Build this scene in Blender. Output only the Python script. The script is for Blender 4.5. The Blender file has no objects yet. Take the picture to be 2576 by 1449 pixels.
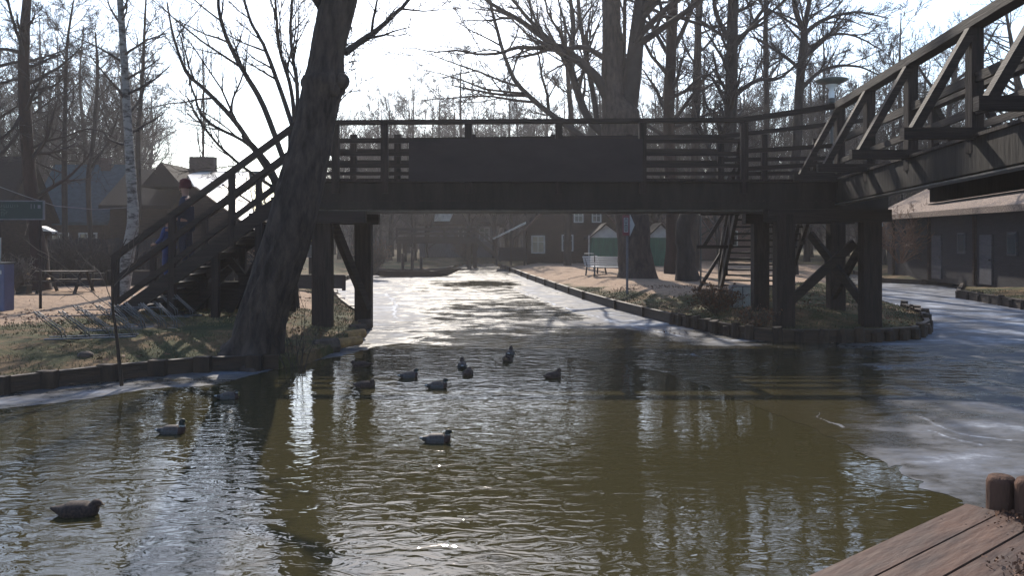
import bpy, bmesh, math, random
import numpy as np
from mathutils import Vector, Matrix, Quaternion
R = math.radians
random.seed(7)
sc = bpy.context.scene
col = sc.collection

# ---------------------------------------------------------------- camera, sky, sun, exposure
F, CX, HZ, H = 2005.0, 1287.5, 600.0, 2.2
cam_d = bpy.data.cameras.new('camera'); cam = bpy.data.objects.new('camera', cam_d); col.objects.link(cam)
cam.location = (0, 0, H); cam.rotation_euler = (R(90), 0, 0)
cam_d.sensor_width = 36; cam_d.lens = 36*F/2575.0; cam_d.shift_y = (HZ-724.5)/2575.0
cam_d.clip_start = 0.05; cam_d.clip_end = 3000
sc.camera = cam
SUN_EL, SUN_AZ = 35.0, -5.5
world = bpy.data.worlds.new('World'); sc.world = world; world.use_nodes = True
wn = world.node_tree; bg = wn.nodes['Background']
sky = wn.nodes.new('ShaderNodeTexSky'); sky.sky_type = 'NISHITA'; sky.sun_disc = False
sky.sun_elevation = R(SUN_EL); sky.sun_rotation = R(SUN_AZ % 360)
sky.air_density = 1.0; sky.dust_density = 0.8; sky.ozone_density = 1.6
wn.links.new(sky.outputs[0], bg.inputs[0]); bg.inputs[1].default_value = 0.15
sl = bpy.data.lights.new('sun', 'SUN'); sl.energy = 4.0; sl.angle = R(0.5); sl.color = (1.0, 0.91, 0.79)
so = bpy.data.objects.new('sun', sl); col.objects.link(so)
sd = Vector((math.sin(R(SUN_AZ))*math.cos(R(SUN_EL)), math.cos(R(SUN_AZ))*math.cos(R(SUN_EL)), math.sin(R(SUN_EL))))
so.rotation_euler = sd.to_track_quat('Z', 'Y').to_euler(); so.location = (0, 0, 30)
sc.view_settings.view_transform = 'Standard'; sc.view_settings.look = 'None'
sc.view_settings.exposure = 0.9; sc.view_settings.gamma = 1
sc.render.engine = 'CYCLES'
sc.cycles.use_denoising = True
sc.cycles.max_bounces = 6; sc.cycles.diffuse_bounces = 3; sc.cycles.glossy_bounces = 3
sc.cycles.volume_bounces = 1; sc.cycles.transmission_bounces = 3; sc.cycles.transparent_max_bounces = 4
sc.cycles.sample_clamp_indirect = 6.0; sc.cycles.sample_clamp_direct = 0
sc.cycles.caustics_reflective = False; sc.cycles.caustics_refractive = False

# ---------------------------------------------------------------- measuring helpers
def P(x, y, D):            # a sight line of the photograph met at distance D
    return Vector(((x-CX)/F*D, D, H+(HZ-y)/F*D))
def G(x, y, z=0.0):        # the same met at height z
    D = F*(H-z)/(y-HZ); return Vector(((x-CX)/F*D, D, z))

# ---------------------------------------------------------------- materials
MATS = {}
def mat(name, c1, c2=None, rough=0.8, scale=3.0, bump=0.0, stretch=(1, 1, 1), spec=0.3, c3=None, metal=0.0, detail=6, sharp=(0.35, 0.65), bscale=None, rot=0):
    if name in MATS: return MATS[name]
    m = bpy.data.materials.new(name); m.use_nodes = True; nt = m.node_tree; N, L = nt.nodes, nt.links
    b = N['Principled BSDF']; b.inputs['Roughness'].default_value = rough
    b.inputs['Specular IOR Level'].default_value = spec; b.inputs['Metallic'].default_value = metal
    tc = N.new('ShaderNodeTexCoord'); mp = N.new('ShaderNodeMapping'); mp.inputs['Scale'].default_value = stretch
    vr = N.new('ShaderNodeVectorRotate'); vr.rotation_type = 'Z_AXIS'; vr.inputs['Angle'].default_value = R(rot); L.new(tc.outputs['Object'], vr.inputs['Vector']); L.new(vr.outputs[0], mp.inputs['Vector'])
    n = N.new('ShaderNodeTexNoise'); n.inputs['Scale'].default_value = scale; n.inputs['Detail'].default_value = detail; n.inputs['Roughness'].default_value = 0.65
    L.new(mp.outputs[0], n.inputs['Vector'])
    r = N.new('ShaderNodeValToRGB'); L.new(n.outputs['Fac'], r.inputs[0])
    c2 = c2 or tuple(v*0.6 for v in c1)
    r.color_ramp.elements[0].position = sharp[0]; r.color_ramp.elements[1].position = sharp[1]
    r.color_ramp.elements[0].color = (*c2, 1); r.color_ramp.elements[1].color = (*c1, 1)
    if c3:
        e = r.color_ramp.elements.new(0.5*(sharp[0]+sharp[1])); e.color = (*c3, 1)
    L.new(r.outputs[0], b.inputs['Base Color'])
    if bump:
        n2 = N.new('ShaderNodeTexNoise'); n2.inputs['Scale'].default_value = bscale or scale*3; n2.inputs['Detail'].default_value = 5
        L.new(mp.outputs[0], n2.inputs['Vector'])
        bp = N.new('ShaderNodeBump'); bp.inputs['Strength'].default_value = bump; bp.inputs['Distance'].default_value = 0.03
        L.new(n2.outputs['Fac'], bp.inputs['Height']); L.new(bp.outputs[0], b.inputs['Normal'])
    MATS[name] = m; return m

M_wood = mat('dark_timber', (.030, .020, .018), (.009, .0065, .0065), .8, 2.0, .5, (7, 7, .7), .2)
M_woodh = mat('dark_timber_long', (.030, .021, .018), (.010, .007, .007), .78, 2.0, .4, (.5, .5, 9), .22)
M_fascia = mat('weathered_beam', (.026, .021, .018), (.012, .010, .0095), .85, 1.2, .4, (2.5, 2.5, .5), .2)
M_steel = mat('dull_steel', (.12, .11, .10), (.06, .055, .05), .5, 4, .1, spec=.5, metal=.4)
M_panel = mat('dark_sheet', (.034, .027, .029), (.022, .018, .020), .85, 1.1, .35, (.7, .7, 1.5), .1)
M_edge = mat('wet_edging_board', (.045, .024, .014), (.014, .009, .007), .7, 2.5, .6, (.6, .6, 5), .4)
M_stake = mat('stake_wood', (.045, .028, .019), (.014, .010, .009), .85, 4, .8, (1, 1, .4))
M_dock = mat('dock_plank', (.098, .050, .033), (.030, .019, .017), .66, 1.9, .35, (.7, 3.4, 2), .25, sharp=(.3, .72), rot=-37.7)  # noise grain; its dark patches also stand in for dappled shade
M_bark = mat('grey_bark', (.036, .028, .025), (.011, .009, .009), .95, 5, 1.0, (1, 1, .25), .2)
M_barkb = mat('big_bark', (.072, .052, .044), (.021, .016, .0145), .95, 7, 1.0, (1, 1, .3), .2, bscale=14)
M_bark_red = mat('reddish_bark', (.030, .016, .015), (.011, .007, .007), .95, 5, .8, (1, 1, .3), .2)
M_birch = mat('birch_bark', (.17, .165, .165), (.03, .026, .026), .8, 4, .4, (1, 1, 2.2), .2, sharp=(.38, .55))
M_twig = mat('twig', (.032, .025, .024), (.018, .014, .014), .9, 2, 0)
M_twigfar = mat('far_twig', (.038, .032, .033), (.024, .020, .021), .9, 2, 0)
M_twigpale = mat('pale_twig', (.11, .085, .07), (.05, .04, .035), .8, 2, 0)
M_cut = mat('cut_wood', (.30, .18, .07), (.16, .09, .04), .7, 8, .2)
M_stone = mat('bank_stone', (.08, .06, .05), (.03, .023, .02), .9, 5, .8)
M_green = mat('green_boards', (.022, .10, .062), (.016, .06, .04), .6, 2, .2, (6, 6, .5))
M_white = mat('white_paint', (.36, .36, .36), (.25, .25, .25), .6, 3, .1)
M_grey = mat('grey_paint', (.11, .11, .13), (.07, .07, .085), .6, 3, .1)
M_bench = mat('bench_slats', (.50, .50, .50), (.34, .34, .34), .6, 3, .1, (.5, .5, 8))
M_blackm = mat('black_metal', (.03, .03, .033), (.02, .02, .02), .45, 3, 0, spec=.5)
M_galv = mat('galvanised_metal', (.14, .145, .155), (.08, .08, .09), .4, 12, .1, metal=.6)
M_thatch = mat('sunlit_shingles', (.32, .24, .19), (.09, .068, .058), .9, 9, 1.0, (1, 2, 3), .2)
M_roofd = mat('dark_roof_tiles', (.017, .0135, .014), (.009, .0075, .008), .8, 4, .7, (3, 1, 5), .06)
M_roofb = mat('blue_slate_roof', (.026, .052, .070), (.014, .030, .042), .9, 2, .4, (2, 1, 5), .06)
M_roofr = mat('red_brown_tiles', (.08, .042, .036), (.035, .02, .018), .8, 4, .6, (3, 1, 5), .06)
M_pale = mat('pale_metal_roof', (.50, .49, .47), (.3, .29, .28), .36, 3, .3, (1, 1, 1), .6)
M_wallb = mat('brown_wall_boards', (.040, .026, .021), (.014, .010, .009), .9, 3, .5, (1, 1, 7), .08)
M_walld = mat('blue_black_boards', (.017, .015, .020), (.008, .007, .011), .85, 2, .5, (1, 1, 8))
M_brick = mat('red_brick', (.15, .085, .08), (.09, .055, .052), .9, 5, .5, (1, 1, 3))
M_chim = mat('chimney_brick', (.05, .03, .03), (.025, .017, .017), .9, 6, .5)
M_glass = mat('window_glass', (.05, .06, .07), (.03, .035, .04), .08, 1, 0, spec=.9)
M_signg = mat('green_sign', (.008, .022, .022), (.006, .017, .017), .6, 2, 0)
M_signt = mat('sign_print', (.07, .09, .09), (.05, .07, .07), .6, 2, 0)
M_red = mat('red_paint', (.17, .035, .04), (.13, .03, .035), .5, 2, 0)
M_yel = mat('yellow_paint', (.62, .50, .05), (.5, .38, .04), .5, 2, 0)
M_bluebin = mat('blue_grey_plastic', (.075, .08, .15), (.055, .06, .11), .4, 2, 0)
M_hatred = mat('red_wool', (.085, .018, .02), (.045, .012, .013), .95, 30, .4)
M_navy = mat('navy_cloth', (.022, .024, .045), (.014, .015, .028), .9, 20, .3)
M_blue = mat('blue_cloth', (.018, .04, .15), (.010, .022, .085), .7, 10, .3)
M_jean = mat('dark_denim', (.03, .035, .06), (.02, .022, .04), .9, 30, .2)
M_skin = mat('skin', (.25, .14, .11), (.2, .11, .085), .6, 8, 0)
M_hair = mat('brown_hair', (.05, .03, .02), (.03, .02, .015), .8, 20, .3)
M_shoe = mat('black_shoe', (.02, .02, .02), (.015, .015, .015), .5, 8, 0)
M_leaf = mat('dead_leaves', (.16, .075, .04), (.07, .035, .022), .8, 8, 0)
M_straw = mat('dry_grass', (.24, .18, .09), (.11, .085, .045), .85, 1.3, 0, c3=(.055, .06, .028))
# duck colours
D_head = mat('drake_head', (.006, .012, .010), (.005, .007, .010), .6, 6, 0, spec=.25)
D_brown = mat('hen_feathers', (.050, .030, .024), (.014, .009, .009), .8, 45, .3, sharp=(.4, .6))
D_breast = mat('chestnut_breast', (.04, .018, .014), (.026, .013, .011), .7, 20, .1)
D_flank = mat('grey_flank', (.065, .062, .066), (.035, .033, .036), .7, 60, .1)
D_back = mat('drake_back', (.06, .046, .042), (.03, .024, .024), .7, 30, .1)
D_rump = mat('black_rump', (.015, .015, .018), (.01, .01, .012), .6, 10, 0)
D_white = mat('white_feathers', (.30, .30, .30), (.2, .2, .2), .7, 10, 0)
D_bill = mat('yellow_bill', (.14, .12, .03), (.10, .08, .02), .4, 10, 0)
D_billb = mat('orange_brown_bill', (.09, .05, .02), (.06, .035, .02), .4, 10, 0)

# ---------------------------------------------------------------- object helpers
WL = {}
def tag(o, label=None, cat=None, group=None, kind=None):
    if label: o['label'] = label
    if cat: o['category'] = cat
    if group: o['group'] = group
    if kind: o['kind'] = kind
    return o
def empty(name, loc, label, cat, group=None, rz=0.0):
    o = bpy.data.objects.new(name, None); o.empty_display_size = .2; col.objects.link(o)
    o.location = loc; o.rotation_euler = (0, 0, rz); WL[o.name] = Vector(loc)
    return tag(o, label, cat, group)
def npmesh(name, V, faces_flat, fsize, mats, smooth=False, midx=None):
    me = bpy.data.meshes.new(name); V = np.asarray(V, dtype=np.float32)
    me.vertices.add(len(V)); me.vertices.foreach_set('co', V.ravel())
    nf = len(faces_flat)//fsize
    me.loops.add(len(faces_flat)); me.loops.foreach_set('vertex_index', np.asarray(faces_flat, dtype=np.int32))
    me.polygons.add(nf); me.polygons.foreach_set('loop_start', np.arange(nf, dtype=np.int32)*fsize)
    me.polygons.foreach_set('loop_total', np.full(nf, fsize, dtype=np.int32))
    if smooth: me.polygons.foreach_set('use_smooth', np.ones(nf, dtype=bool))
    if midx is not None: me.polygons.foreach_set('material_index', np.asarray(midx, dtype=np.int32))
    me.update(calc_edges=True)
    for m in (mats if isinstance(mats, (list, tuple)) else [mats]): me.materials.append(m)
    return me
def link(name, me, parent=None, loc=None):
    o = bpy.data.objects.new(name, me); col.objects.link(o)
    if parent is not None: o.parent = parent
    if loc is not None: o.location = loc
    WL[o.name] = (WL[parent.name] if parent is not None else Vector((0, 0, 0))) + Vector(loc or (0, 0, 0))
    return o
class MB:
    def __init__(s): s.v = []; s.f = []
    def add(s, vs, fs):
        n = len(s.v); s.v += [tuple(x) for x in vs]; s.f += [tuple(n+i for i in f) for f in fs]; return s
    def box(s, c, d, rz=0.0, rx=0.0, ry=0.0):
        M = Matrix.Rotation(rz, 3, 'Z') @ Matrix.Rotation(ry, 3, 'Y') @ Matrix.Rotation(rx, 3, 'X')
        c = Vector(c); vs = [c + M @ Vector((x*d[0]/2, y*d[1]/2, z*d[2]/2)) for x in (-1, 1) for y in (-1, 1) for z in (-1, 1)]
        return s.add(vs, [(0, 1, 3, 2), (4, 6, 7, 5), (0, 4, 5, 1), (2, 3, 7, 6), (0, 2, 6, 4), (1, 5, 7, 3)])
    def beam(s, p, q, w, h, up=(0, 0, 1), jitter=0.0):
        p, q = Vector(p), Vector(q); t = (q-p).normalized(); up = Vector(up)
        a = t.cross(up)
        if a.length < 1e-3: a = t.cross(Vector((0, 1, 0)))
        a.normalize(); b = a.cross(t).normalized(); vs = []
        for e in (p, q):
            for x, y in ((-1, -1), (1, -1), (1, 1), (-1, 1)): vs.append(e + a*(x*w/2) + b*(y*h/2))
        return s.add(vs, [(0, 3, 2, 1), (4, 5, 6, 7), (0, 1, 5, 4), (1, 2, 6, 5), (2, 3, 7, 6), (3, 0, 4, 7)])
    def tube(s, pts, rad, n=8, cap=True):
        pts = [Vector(p) for p in pts]
        if not isinstance(rad, (list, tuple)): rad = [rad]*len(pts)
        d = (pts[-1]-pts[0]).normalized(); ref = Vector((0, 0, 1)) if abs(d.z) < .8 else Vector((1, 0, 0)); vs = []; fs = []
        for i, p in enumerate(pts):
            t = (pts[min(i+1, len(pts)-1)]-pts[max(i-1, 0)]).normalized(); a = t.cross(ref).normalized(); b = t.cross(a)
            for k in range(n):
                w = 2*math.pi*k/n; vs.append(p + (a*math.cos(w)+b*math.sin(w))*rad[i])
        for i in range(len(pts)-1):
            for k in range(n): fs.append((i*n+k, i*n+(k+1) % n, (i+1)*n+(k+1) % n, (i+1)*n+k))
        if cap: fs.append(tuple(range(n))[::-1]); fs.append(tuple((len(pts)-1)*n+k for k in range(n)))
        return s.add(vs, fs)
    def lathe(s, prof, c, n=20):
        c = Vector(c); vs = []; fs = []
        for r_, z in prof:
            for k in range(n):
                w = 2*math.pi*k/n; vs.append(c + Vector((r_*math.cos(w), r_*math.sin(w), z)))
        for i in range(len(prof)-1):
            for k in range(n): fs.append((i*n+k, i*n+(k+1) % n, (i+1)*n+(k+1) % n, (i+1)*n+k))
        return s.add(vs, fs)
    def prism(s, poly, d):     # polygon (3-D points) extruded by vector d
        n = len(poly); d = Vector(d); vs = [Vector(p) for p in poly] + [Vector(p)+d for p in poly]
        fs = [tuple(range(n))[::-1], tuple(range(n, 2*n))] + [(i, (i+1) % n, (i+1) % n+n, i+n) for i in range(n)]
        return s.add(vs, fs)
    def build(s, name, m, parent=None, smooth=False, bevel=0.0):
        off = WL[parent.name] if parent is not None else Vector((0, 0, 0))
        me = bpy.data.meshes.new(name); me.from_pydata([tuple(Vector(v)-off) for v in s.v], [], s.f)
        for x in (m if isinstance(m, (list, tuple)) else [m]): me.materials.append(x)
        bm = bmesh.new(); bm.from_mesh(me); bmesh.ops.recalc_face_normals(bm, faces=bm.faces)
        if bevel: bmesh.ops.bevel(bm, geom=[e for e in bm.edges], offset=bevel, segments=1, affect='EDGES')
        bm.to_mesh(me); bm.free()
        if smooth: me.polygons.foreach_set('use_smooth', [True]*len(me.polygons))
        return link(name, me, parent)
    def thing(s, name, m, label, cat, group=None, smooth=False, bevel=0.0, kind=None):
        c = Vector((sum(v[0] for v in s.v)/len(s.v), sum(v[1] for v in s.v)/len(s.v), min(v[2] for v in s.v)))
        s.v = [tuple(Vector(v)-c) for v in s.v]
        o = s.build(name, m, None, smooth, bevel); o.location = c; WL[o.name] = c
        return tag(o, label, cat, group, kind)
def copy_tree(o, parent=None):
    c = o.copy(); col.objects.link(c)
    if parent is not None: c.parent = parent
    for ch in [x for x in bpy.data.objects if x.parent == o]: copy_tree(ch, c)
    return c

# ---------------------------------------------------------------- the canal outline, ground, water, ice
rng = np.random.default_rng(11)
def g2(x, y): p = G(x, y); return (p.x, p.y)
LEFT = [(-60, 3.0), (-22, 8.2), (-13, 9.9)] + [g2(*p) for p in ((0, 992), (130, 975), (270, 958), (400, 945), (510, 935), (640, 931), (700, 929), (765, 919), (840, 888), (905, 838), (925, 815), (885, 790), (858, 768), (842, 745), (838, 716))]
FARL = [g2(*p) for p in ((900, 694), (1000, 690), (1100, 685), (1150, 672), (1175, 664))]
PENW = [g2(*p) for p in ((1240, 664), (1262, 674), (1330, 702), (1400, 728), (1470, 753), (1550, 778), (1620, 797), (1690, 815), (1800, 838), (1880, 854), (1950, 860), (2070, 862), (2200, 860), (2300, 853), (2332, 835), (2320, 805), (2270, 785), (2215, 768), (2165, 735), (2130, 705), (2110, 692))]
BARN = [g2(*p) for p in ((2150, 690), (2215, 711), (2320, 716), (2425, 718))]
ISLE = [g2(*p) for p in ((2410, 750), (2490, 764), (2575, 779))] + [(22, 22.5), (60, 16)]
WATER = np.array(LEFT + FARL + PENW + BARN + ISLE + [(60, -25), (-60, -25)])
def inside(X, Y, poly):
    res = np.zeros(X.shape, bool); n = len(poly)
    for i in range(n):
        x1, y1 = poly[i]; x2, y2 = poly[(i+1) % n]
        if y1 == y2: continue
        c = ((y1 > Y) != (y2 > Y)) & (X < (x2-x1)*(Y-y1)/(y2-y1)+x1); res ^= c
    return res
def sdist(X, Y, poly, closed=True):
    d = np.full(X.shape, 1e9); n = len(poly)
    for i in range(n if closed else n-1):
        x1, y1 = poly[i]; x2, y2 = poly[(i+1) % n]; dx, dy = x2-x1, y2-y1; L = dx*dx+dy*dy+1e-9
        t = np.clip(((X-x1)*dx+(Y-y1)*dy)/L, 0, 1); d = np.minimum(d, np.hypot(X-x1-t*dx, Y-y1-t*dy))
    return d
def vnoise(X, Y, s, seed=0):
    r_ = np.random.default_rng(seed); T = r_.random((256, 256)); x = X*s+1000.3; y = Y*s+1000.7
    i = np.floor(x).astype(int); j = np.floor(y).astype(int); fx = x-i; fy = y-j; fx = fx*fx*(3-2*fx); fy = fy*fy*(3-2*fy)
    g = lambda a, b: T[a % 256, b % 256]
    return (g(i, j)*(1-fx)+g(i+1, j)*fx)*(1-fy)+(g(i, j+1)*(1-fx)+g(i+1, j+1)*fx)*fy
def fnoise(X, Y, s, seed=0, o=4):
    a = 0; w = 1; t = 0
    for k in range(o): a = a+vnoise(X, Y, s*2**k, seed+k)*w; t += w; w *= .5
    return a/t
def smooth(x): x = np.clip(x, 0, 1); return x*x*(3-2*x)
def ground_h(X, Y):
    X = np.asarray(X, float); Y = np.asarray(Y, float)
    d = sdist(X, Y, WATER); w = inside(X, Y, WATER)
    h = .17+.27*smooth(d/2.6)+.07*(fnoise(X, Y, .9, 3)-.5)*smooth(d/1.2)+.04*(fnoise(X, Y, 5, 9)-.5)*smooth(d/.3)
    return np.where(w, -.45, h)
def gz(x, y): return float(ground_h(np.array([x]), np.array([y]))[0])
def polar(nr, nc, r0, r1, a0, a1):
    rr = np.exp(np.linspace(math.log(r0), math.log(r1), nr)); aa = np.linspace(R(a0), R(a1), nc)
    A, Q = np.meshgrid(aa, rr); X = Q*np.sin(A); Y = Q*np.cos(A)
    idx = np.arange(nr*nc).reshape(nr, nc)
    f = np.stack([idx[:-1, :-1], idx[:-1, 1:], idx[1:, 1:], idx[1:, :-1]], -1).reshape(-1, 4)
    return X.ravel(), Y.ravel(), f
X, Y, fc = polar(560, 720, 6, 260, -44, 44)
Z = ground_h(X, Y)
far = np.hypot(X, Y)
# broad zones: trodden sand, grass
LP = np.array([g2(*p) for p in ((-400, 700), (-400, 850), (0, 822), (110, 812), (240, 795), (420, 790), (600, 780), (830, 775), (836, 716), (700, 712), (300, 712), (0, 714))])
LP = np.array([(G(*p, .45).x, G(*p, .45).y) for p in ((-500, 722), (-500, 880), (0, 815), (110, 808), (230, 792), (420, 778), (600, 770), (790, 764), (800, 722), (700, 718), (300, 718), (0, 722))])
RP = np.array([(G(*p, .45).x, G(*p, .45).y) for p in ((1290, 662), (1345, 690), (1500, 712), (1700, 742), (1850, 735), (2080, 700), (2080, 668), (1800, 656), (1500, 654))])
nz = fnoise(X, Y, 1.1, 21)-.5
pth = 0
for poly in (LP, RP):
    sdp = sdist(X, Y, poly)*np.where(inside(X, Y, poly), 1, -1)
    pth = np.maximum(pth, smooth((sdp+nz*1.2)/.5+.5))
pth = pth*(fnoise(X, Y, .5, 44) > .2)
me = npmesh('ground', np.stack([X, Y, Z], -1), fc.ravel(), 4, [], True)
at = me.attributes.new('path', 'FLOAT', 'POINT'); at.data.foreach_set('value', pth.astype(np.float32))
def ground_mat():
    m = bpy.data.materials.new('ground_soil'); m.use_nodes = True; N, L = m.node_tree.nodes, m.node_tree.links; b = N['Principled BSDF']
    tc = N.new('ShaderNodeTexCoord'); b.inputs['Roughness'].default_value = .95; b.inputs['Specular IOR Level'].default_value = .15
    def noise(s, d=5):
        n = N.new('ShaderNodeTexNoise'); n.inputs['Scale'].default_value = s; n.inputs['Detail'].default_value = d; n.inputs['Roughness'].default_value = .7
        L.new(tc.outputs['Object'], n.inputs['Vector']); return n
    def ramp(n, *st):
        r_ = N.new('ShaderNodeValToRGB'); L.new(n.outputs['Fac'], r_.inputs[0]); e = r_.color_ramp.elements
        e[0].position, e[0].color = st[0][0], (*st[0][1], 1); e[1].position, e[1].color = st[-1][0], (*st[-1][1], 1)
        for p_, c_ in st[1:-1]: k = e.new(p_); k.color = (*c_, 1)
        return r_
    turf = ramp(noise(.8), (.36, (.028, .036, .016)), (.47, (.060, .060, .026)), (.55, (.11, .075, .04)), (.66, (.17, .115, .065)))
    fine = ramp(noise(14), (.3, (.45, .42, .40)), (.7, (1.25, 1.2, 1.15)))
    sand = ramp(noise(2.5), (.3, (.25, .175, .125)), (.7, (.35, .255, .18)))
    at_ = N.new('ShaderNodeAttribute'); at_.attribute_name = 'path'
    mx = N.new('ShaderNodeMix'); mx.data_type = 'RGBA'; L.new(at_.outputs['Fac'], mx.inputs['Factor']); L.new(turf.outputs[0], mx.inputs[6]); L.new(sand.outputs[0], mx.inputs[7])
    mu = N.new('ShaderNodeMix'); mu.data_type = 'RGBA'; mu.blend_type = 'MULTIPLY'; mu.inputs['Factor'].default_value = .8
    L.new(mx.outputs[2], mu.inputs[6]); L.new(fine.outputs[0], mu.inputs[7]); L.new(mu.outputs[2], b.inputs['Base Color'])
    bp = N.new('ShaderNodeBump'); bp.inputs['Strength'].default_value = .8; bp.inputs['Distance'].default_value = .04
    L.new(noise(20).outputs['Fac'], bp.inputs['Height']); L.new(bp.outputs[0], b.inputs['Normal'])
    return m
M_ground = ground_mat(); me.materials.append(M_ground)
tag(link('ground', me), kind='structure')
# a coarse sheet below it that reaches the horizon
MB().add([(-1500, -600, -.5), (1500, -600, -.5), (1500, 2500, -.5), (-1500, 2500, -.5)], [(0, 1, 2, 3)]).thing('terrain', M_ground, None, None, kind='structure')
mbx = MB().add([(-1500, 255, .3), (1500, 255, .3), (1500, 2500, .3), (-1500, 2500, .3)], [(0, 1, 2, 3)]).thing('far_ground', M_ground, None, None, kind='structure')

def water_mat():
    m = bpy.data.materials.new('canal_water'); m.use_nodes = True; N, L = m.node_tree.nodes, m.node_tree.links; b = N['Principled BSDF']
    b.inputs['Base Color'].default_value = (.037, .032, .0145, 1); b.inputs['Roughness'].default_value = .03; b.inputs['IOR'].default_value = 1.45
    tc = N.new('ShaderNodeTexCoord')
    def noise(s, sx, d, dist=0):
        mp = N.new('ShaderNodeMapping'); mp.inputs['Scale'].default_value = sx; L.new(tc.outputs['Object'], mp.inputs['Vector'])
        n = N.new('ShaderNodeTexNoise'); n.inputs['Scale'].default_value = s; n.inputs['Detail'].default_value = d; n.inputs['Distortion'].default_value = dist
        L.new(mp.outputs[0], n.inputs['Vector']); return n
    def math_(op, a, c, cl=False):
        x = N.new('ShaderNodeMath'); x.operation = op; x.use_clamp = cl
        for i, v in enumerate((a, c)):
            if isinstance(v, (int, float)): x.inputs[i].default_value = v
            elif v is not None: L.new(v, x.inputs[i])
        return x.outputs[0]
    n1 = noise(3.4, (1, 2.0, 1), 2.2, .9); n2 = noise(1.0, (1, 1.6, 1), 1.2); n3 = noise(.16, (1, 1, 1), 2)
    at_ = N.new('ShaderNodeAttribute'); at_.attribute_name = 'chop'
    h = math_('ADD', math_('MULTIPLY', n1.outputs['Fac'], .55), math_('MULTIPLY', n2.outputs['Fac'], .55))
    mk = math_('MULTIPLY', at_.outputs['Fac'], math_('MULTIPLY', math_('SUBTRACT', n3.outputs['Fac'], .25), 2.4, True))
    hh = math_('MULTIPLY', h, math_('ADD', mk, .06))
    bp = N.new('ShaderNodeBump'); bp.inputs['Strength'].default_value = 1; bp.inputs['Distance'].default_value = .025
    L.new(hh, bp.inputs['Height']); L.new(bp.outputs[0], b.inputs['Normal'])
    return m
xs = np.linspace(-70, 70, 281); ys = np.concatenate([np.linspace(-25, 24, 197), np.linspace(24.5, 80, 80)])
A, B = np.meshgrid(xs, ys); A = A.ravel(); B = B.ravel(); ix = np.arange(len(xs)*len(ys)).reshape(len(ys), len(xs))
fw = np.stack([ix[:-1, :-1], ix[:-1, 1:], ix[1:, 1:], ix[1:, :-1]], -1).reshape(-1, 4)
mw = npmesh('water', np.stack([A, B, A*0], -1), fw.ravel(), 4, water_mat(), True)
# ruffled on the left and in the middle, calm under the ice edge to the right
ch = .25+.75*smooth((1.5-(A-.22*(B-6)))/2.2); ch = ch*(1-.1*smooth((B-12)/5))*(1+.5*np.exp(-((A+.6)**2+(B-7)**2)/4))
ww = mw.attributes.new('chop', 'FLOAT', 'POINT'); ww.data.foreach_set('value', ch.astype(np.float32))
tag(link('water', mw), kind='structure')

def ice_mat():
    m = bpy.data.materials.new('canal_ice'); m.use_nodes = True; N, L = m.node_tree.nodes, m.node_tree.links; b = N['Principled BSDF']
    tc = N.new('ShaderNodeTexCoord'); at_ = N.new('ShaderNodeAttribute'); at_.attribute_name = 'frost'
    n = N.new('ShaderNodeTexNoise'); n.inputs['Scale'].default_value = .9; n.inputs['Detail'].default_value = 8; n.inputs['Roughness'].default_value = .72
    mp = N.new('ShaderNodeMapping'); mp.inputs['Scale'].default_value = (1, 1.5, 1); L.new(tc.outputs['Object'], mp.inputs['Vector']); L.new(mp.outputs[0], n.inputs['Vector'])
    s = N.new('ShaderNodeMath'); s.operation = 'MULTIPLY_ADD'; L.new(n.outputs['Fac'], s.inputs[0]); s.inputs[1].default_value = 2.0; s.inputs[2].default_value = -1.0
    a = N.new('ShaderNodeMath'); a.operation = 'ADD'; a.use_clamp = True; L.new(s.outputs[0], a.inputs[0]); L.new(at_.outputs['Fac'], a.inputs[1])
    r_ = N.new('ShaderNodeValToRGB'); L.new(a.outputs[0], r_.inputs[0]); e = r_.color_ramp.elements
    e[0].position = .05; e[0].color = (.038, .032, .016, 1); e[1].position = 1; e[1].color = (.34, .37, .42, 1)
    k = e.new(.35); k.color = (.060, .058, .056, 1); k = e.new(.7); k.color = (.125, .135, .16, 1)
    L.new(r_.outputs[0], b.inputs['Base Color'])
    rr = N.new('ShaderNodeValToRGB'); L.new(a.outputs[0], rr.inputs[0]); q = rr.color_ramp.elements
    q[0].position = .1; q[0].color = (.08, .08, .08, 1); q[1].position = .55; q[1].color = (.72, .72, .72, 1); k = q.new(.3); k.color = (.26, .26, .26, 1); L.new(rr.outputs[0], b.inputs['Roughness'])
    b.inputs['IOR'].default_value = 1.36; b.inputs['Specular IOR Level'].default_value = .17
    n2 = N.new('ShaderNodeTexNoise'); n2.inputs['Scale'].default_value = 3.5; n2.inputs['Detail'].default_value = 4; L.new(mp.outputs[0], n2.inputs['Vector'])
    bp = N.new('ShaderNodeBump'); bp.inputs['Distance'].default_value = .03; bp.inputs['Strength'].default_value = .7
    L.new(n2.outputs['Fac'], bp.inputs['Height']); L.new(bp.outputs[0], b.inputs['Normal'])
    return m
X, Y, fc = polar(620, 1050, 4.2, 72, -40, 40)
ICEB = [g2(*p) for p in ((830, 884), (868, 892), (950, 872), (1010, 864), (1100, 868), (1180, 878), (1280, 880), (1360, 896), (1450, 902), (1560, 915), (1700, 945), (1850, 1000), (2000, 1062), (2120, 1120), (2235, 1175), (2262, 1172), (2285, 1195), (2330, 1212), (2325, 1228), (2400, 1240), (2445, 1266))] + [(3.2, 4.6), (9, 4.0), (30, 0), (60, 20), (40, 72), (-20, 72), (-9, 30)]
ICEA = [g2(*p) for p in ((870, 880), (860, 897), (760, 915), (690, 930), (610, 950), (540, 968), (420, 975), (300, 992), (180, 1008), (90, 1020), (0, 1030))] + [(-12, 8.6), (-22, 7.2), (-22, 12), (-5, 14.5)]
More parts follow.
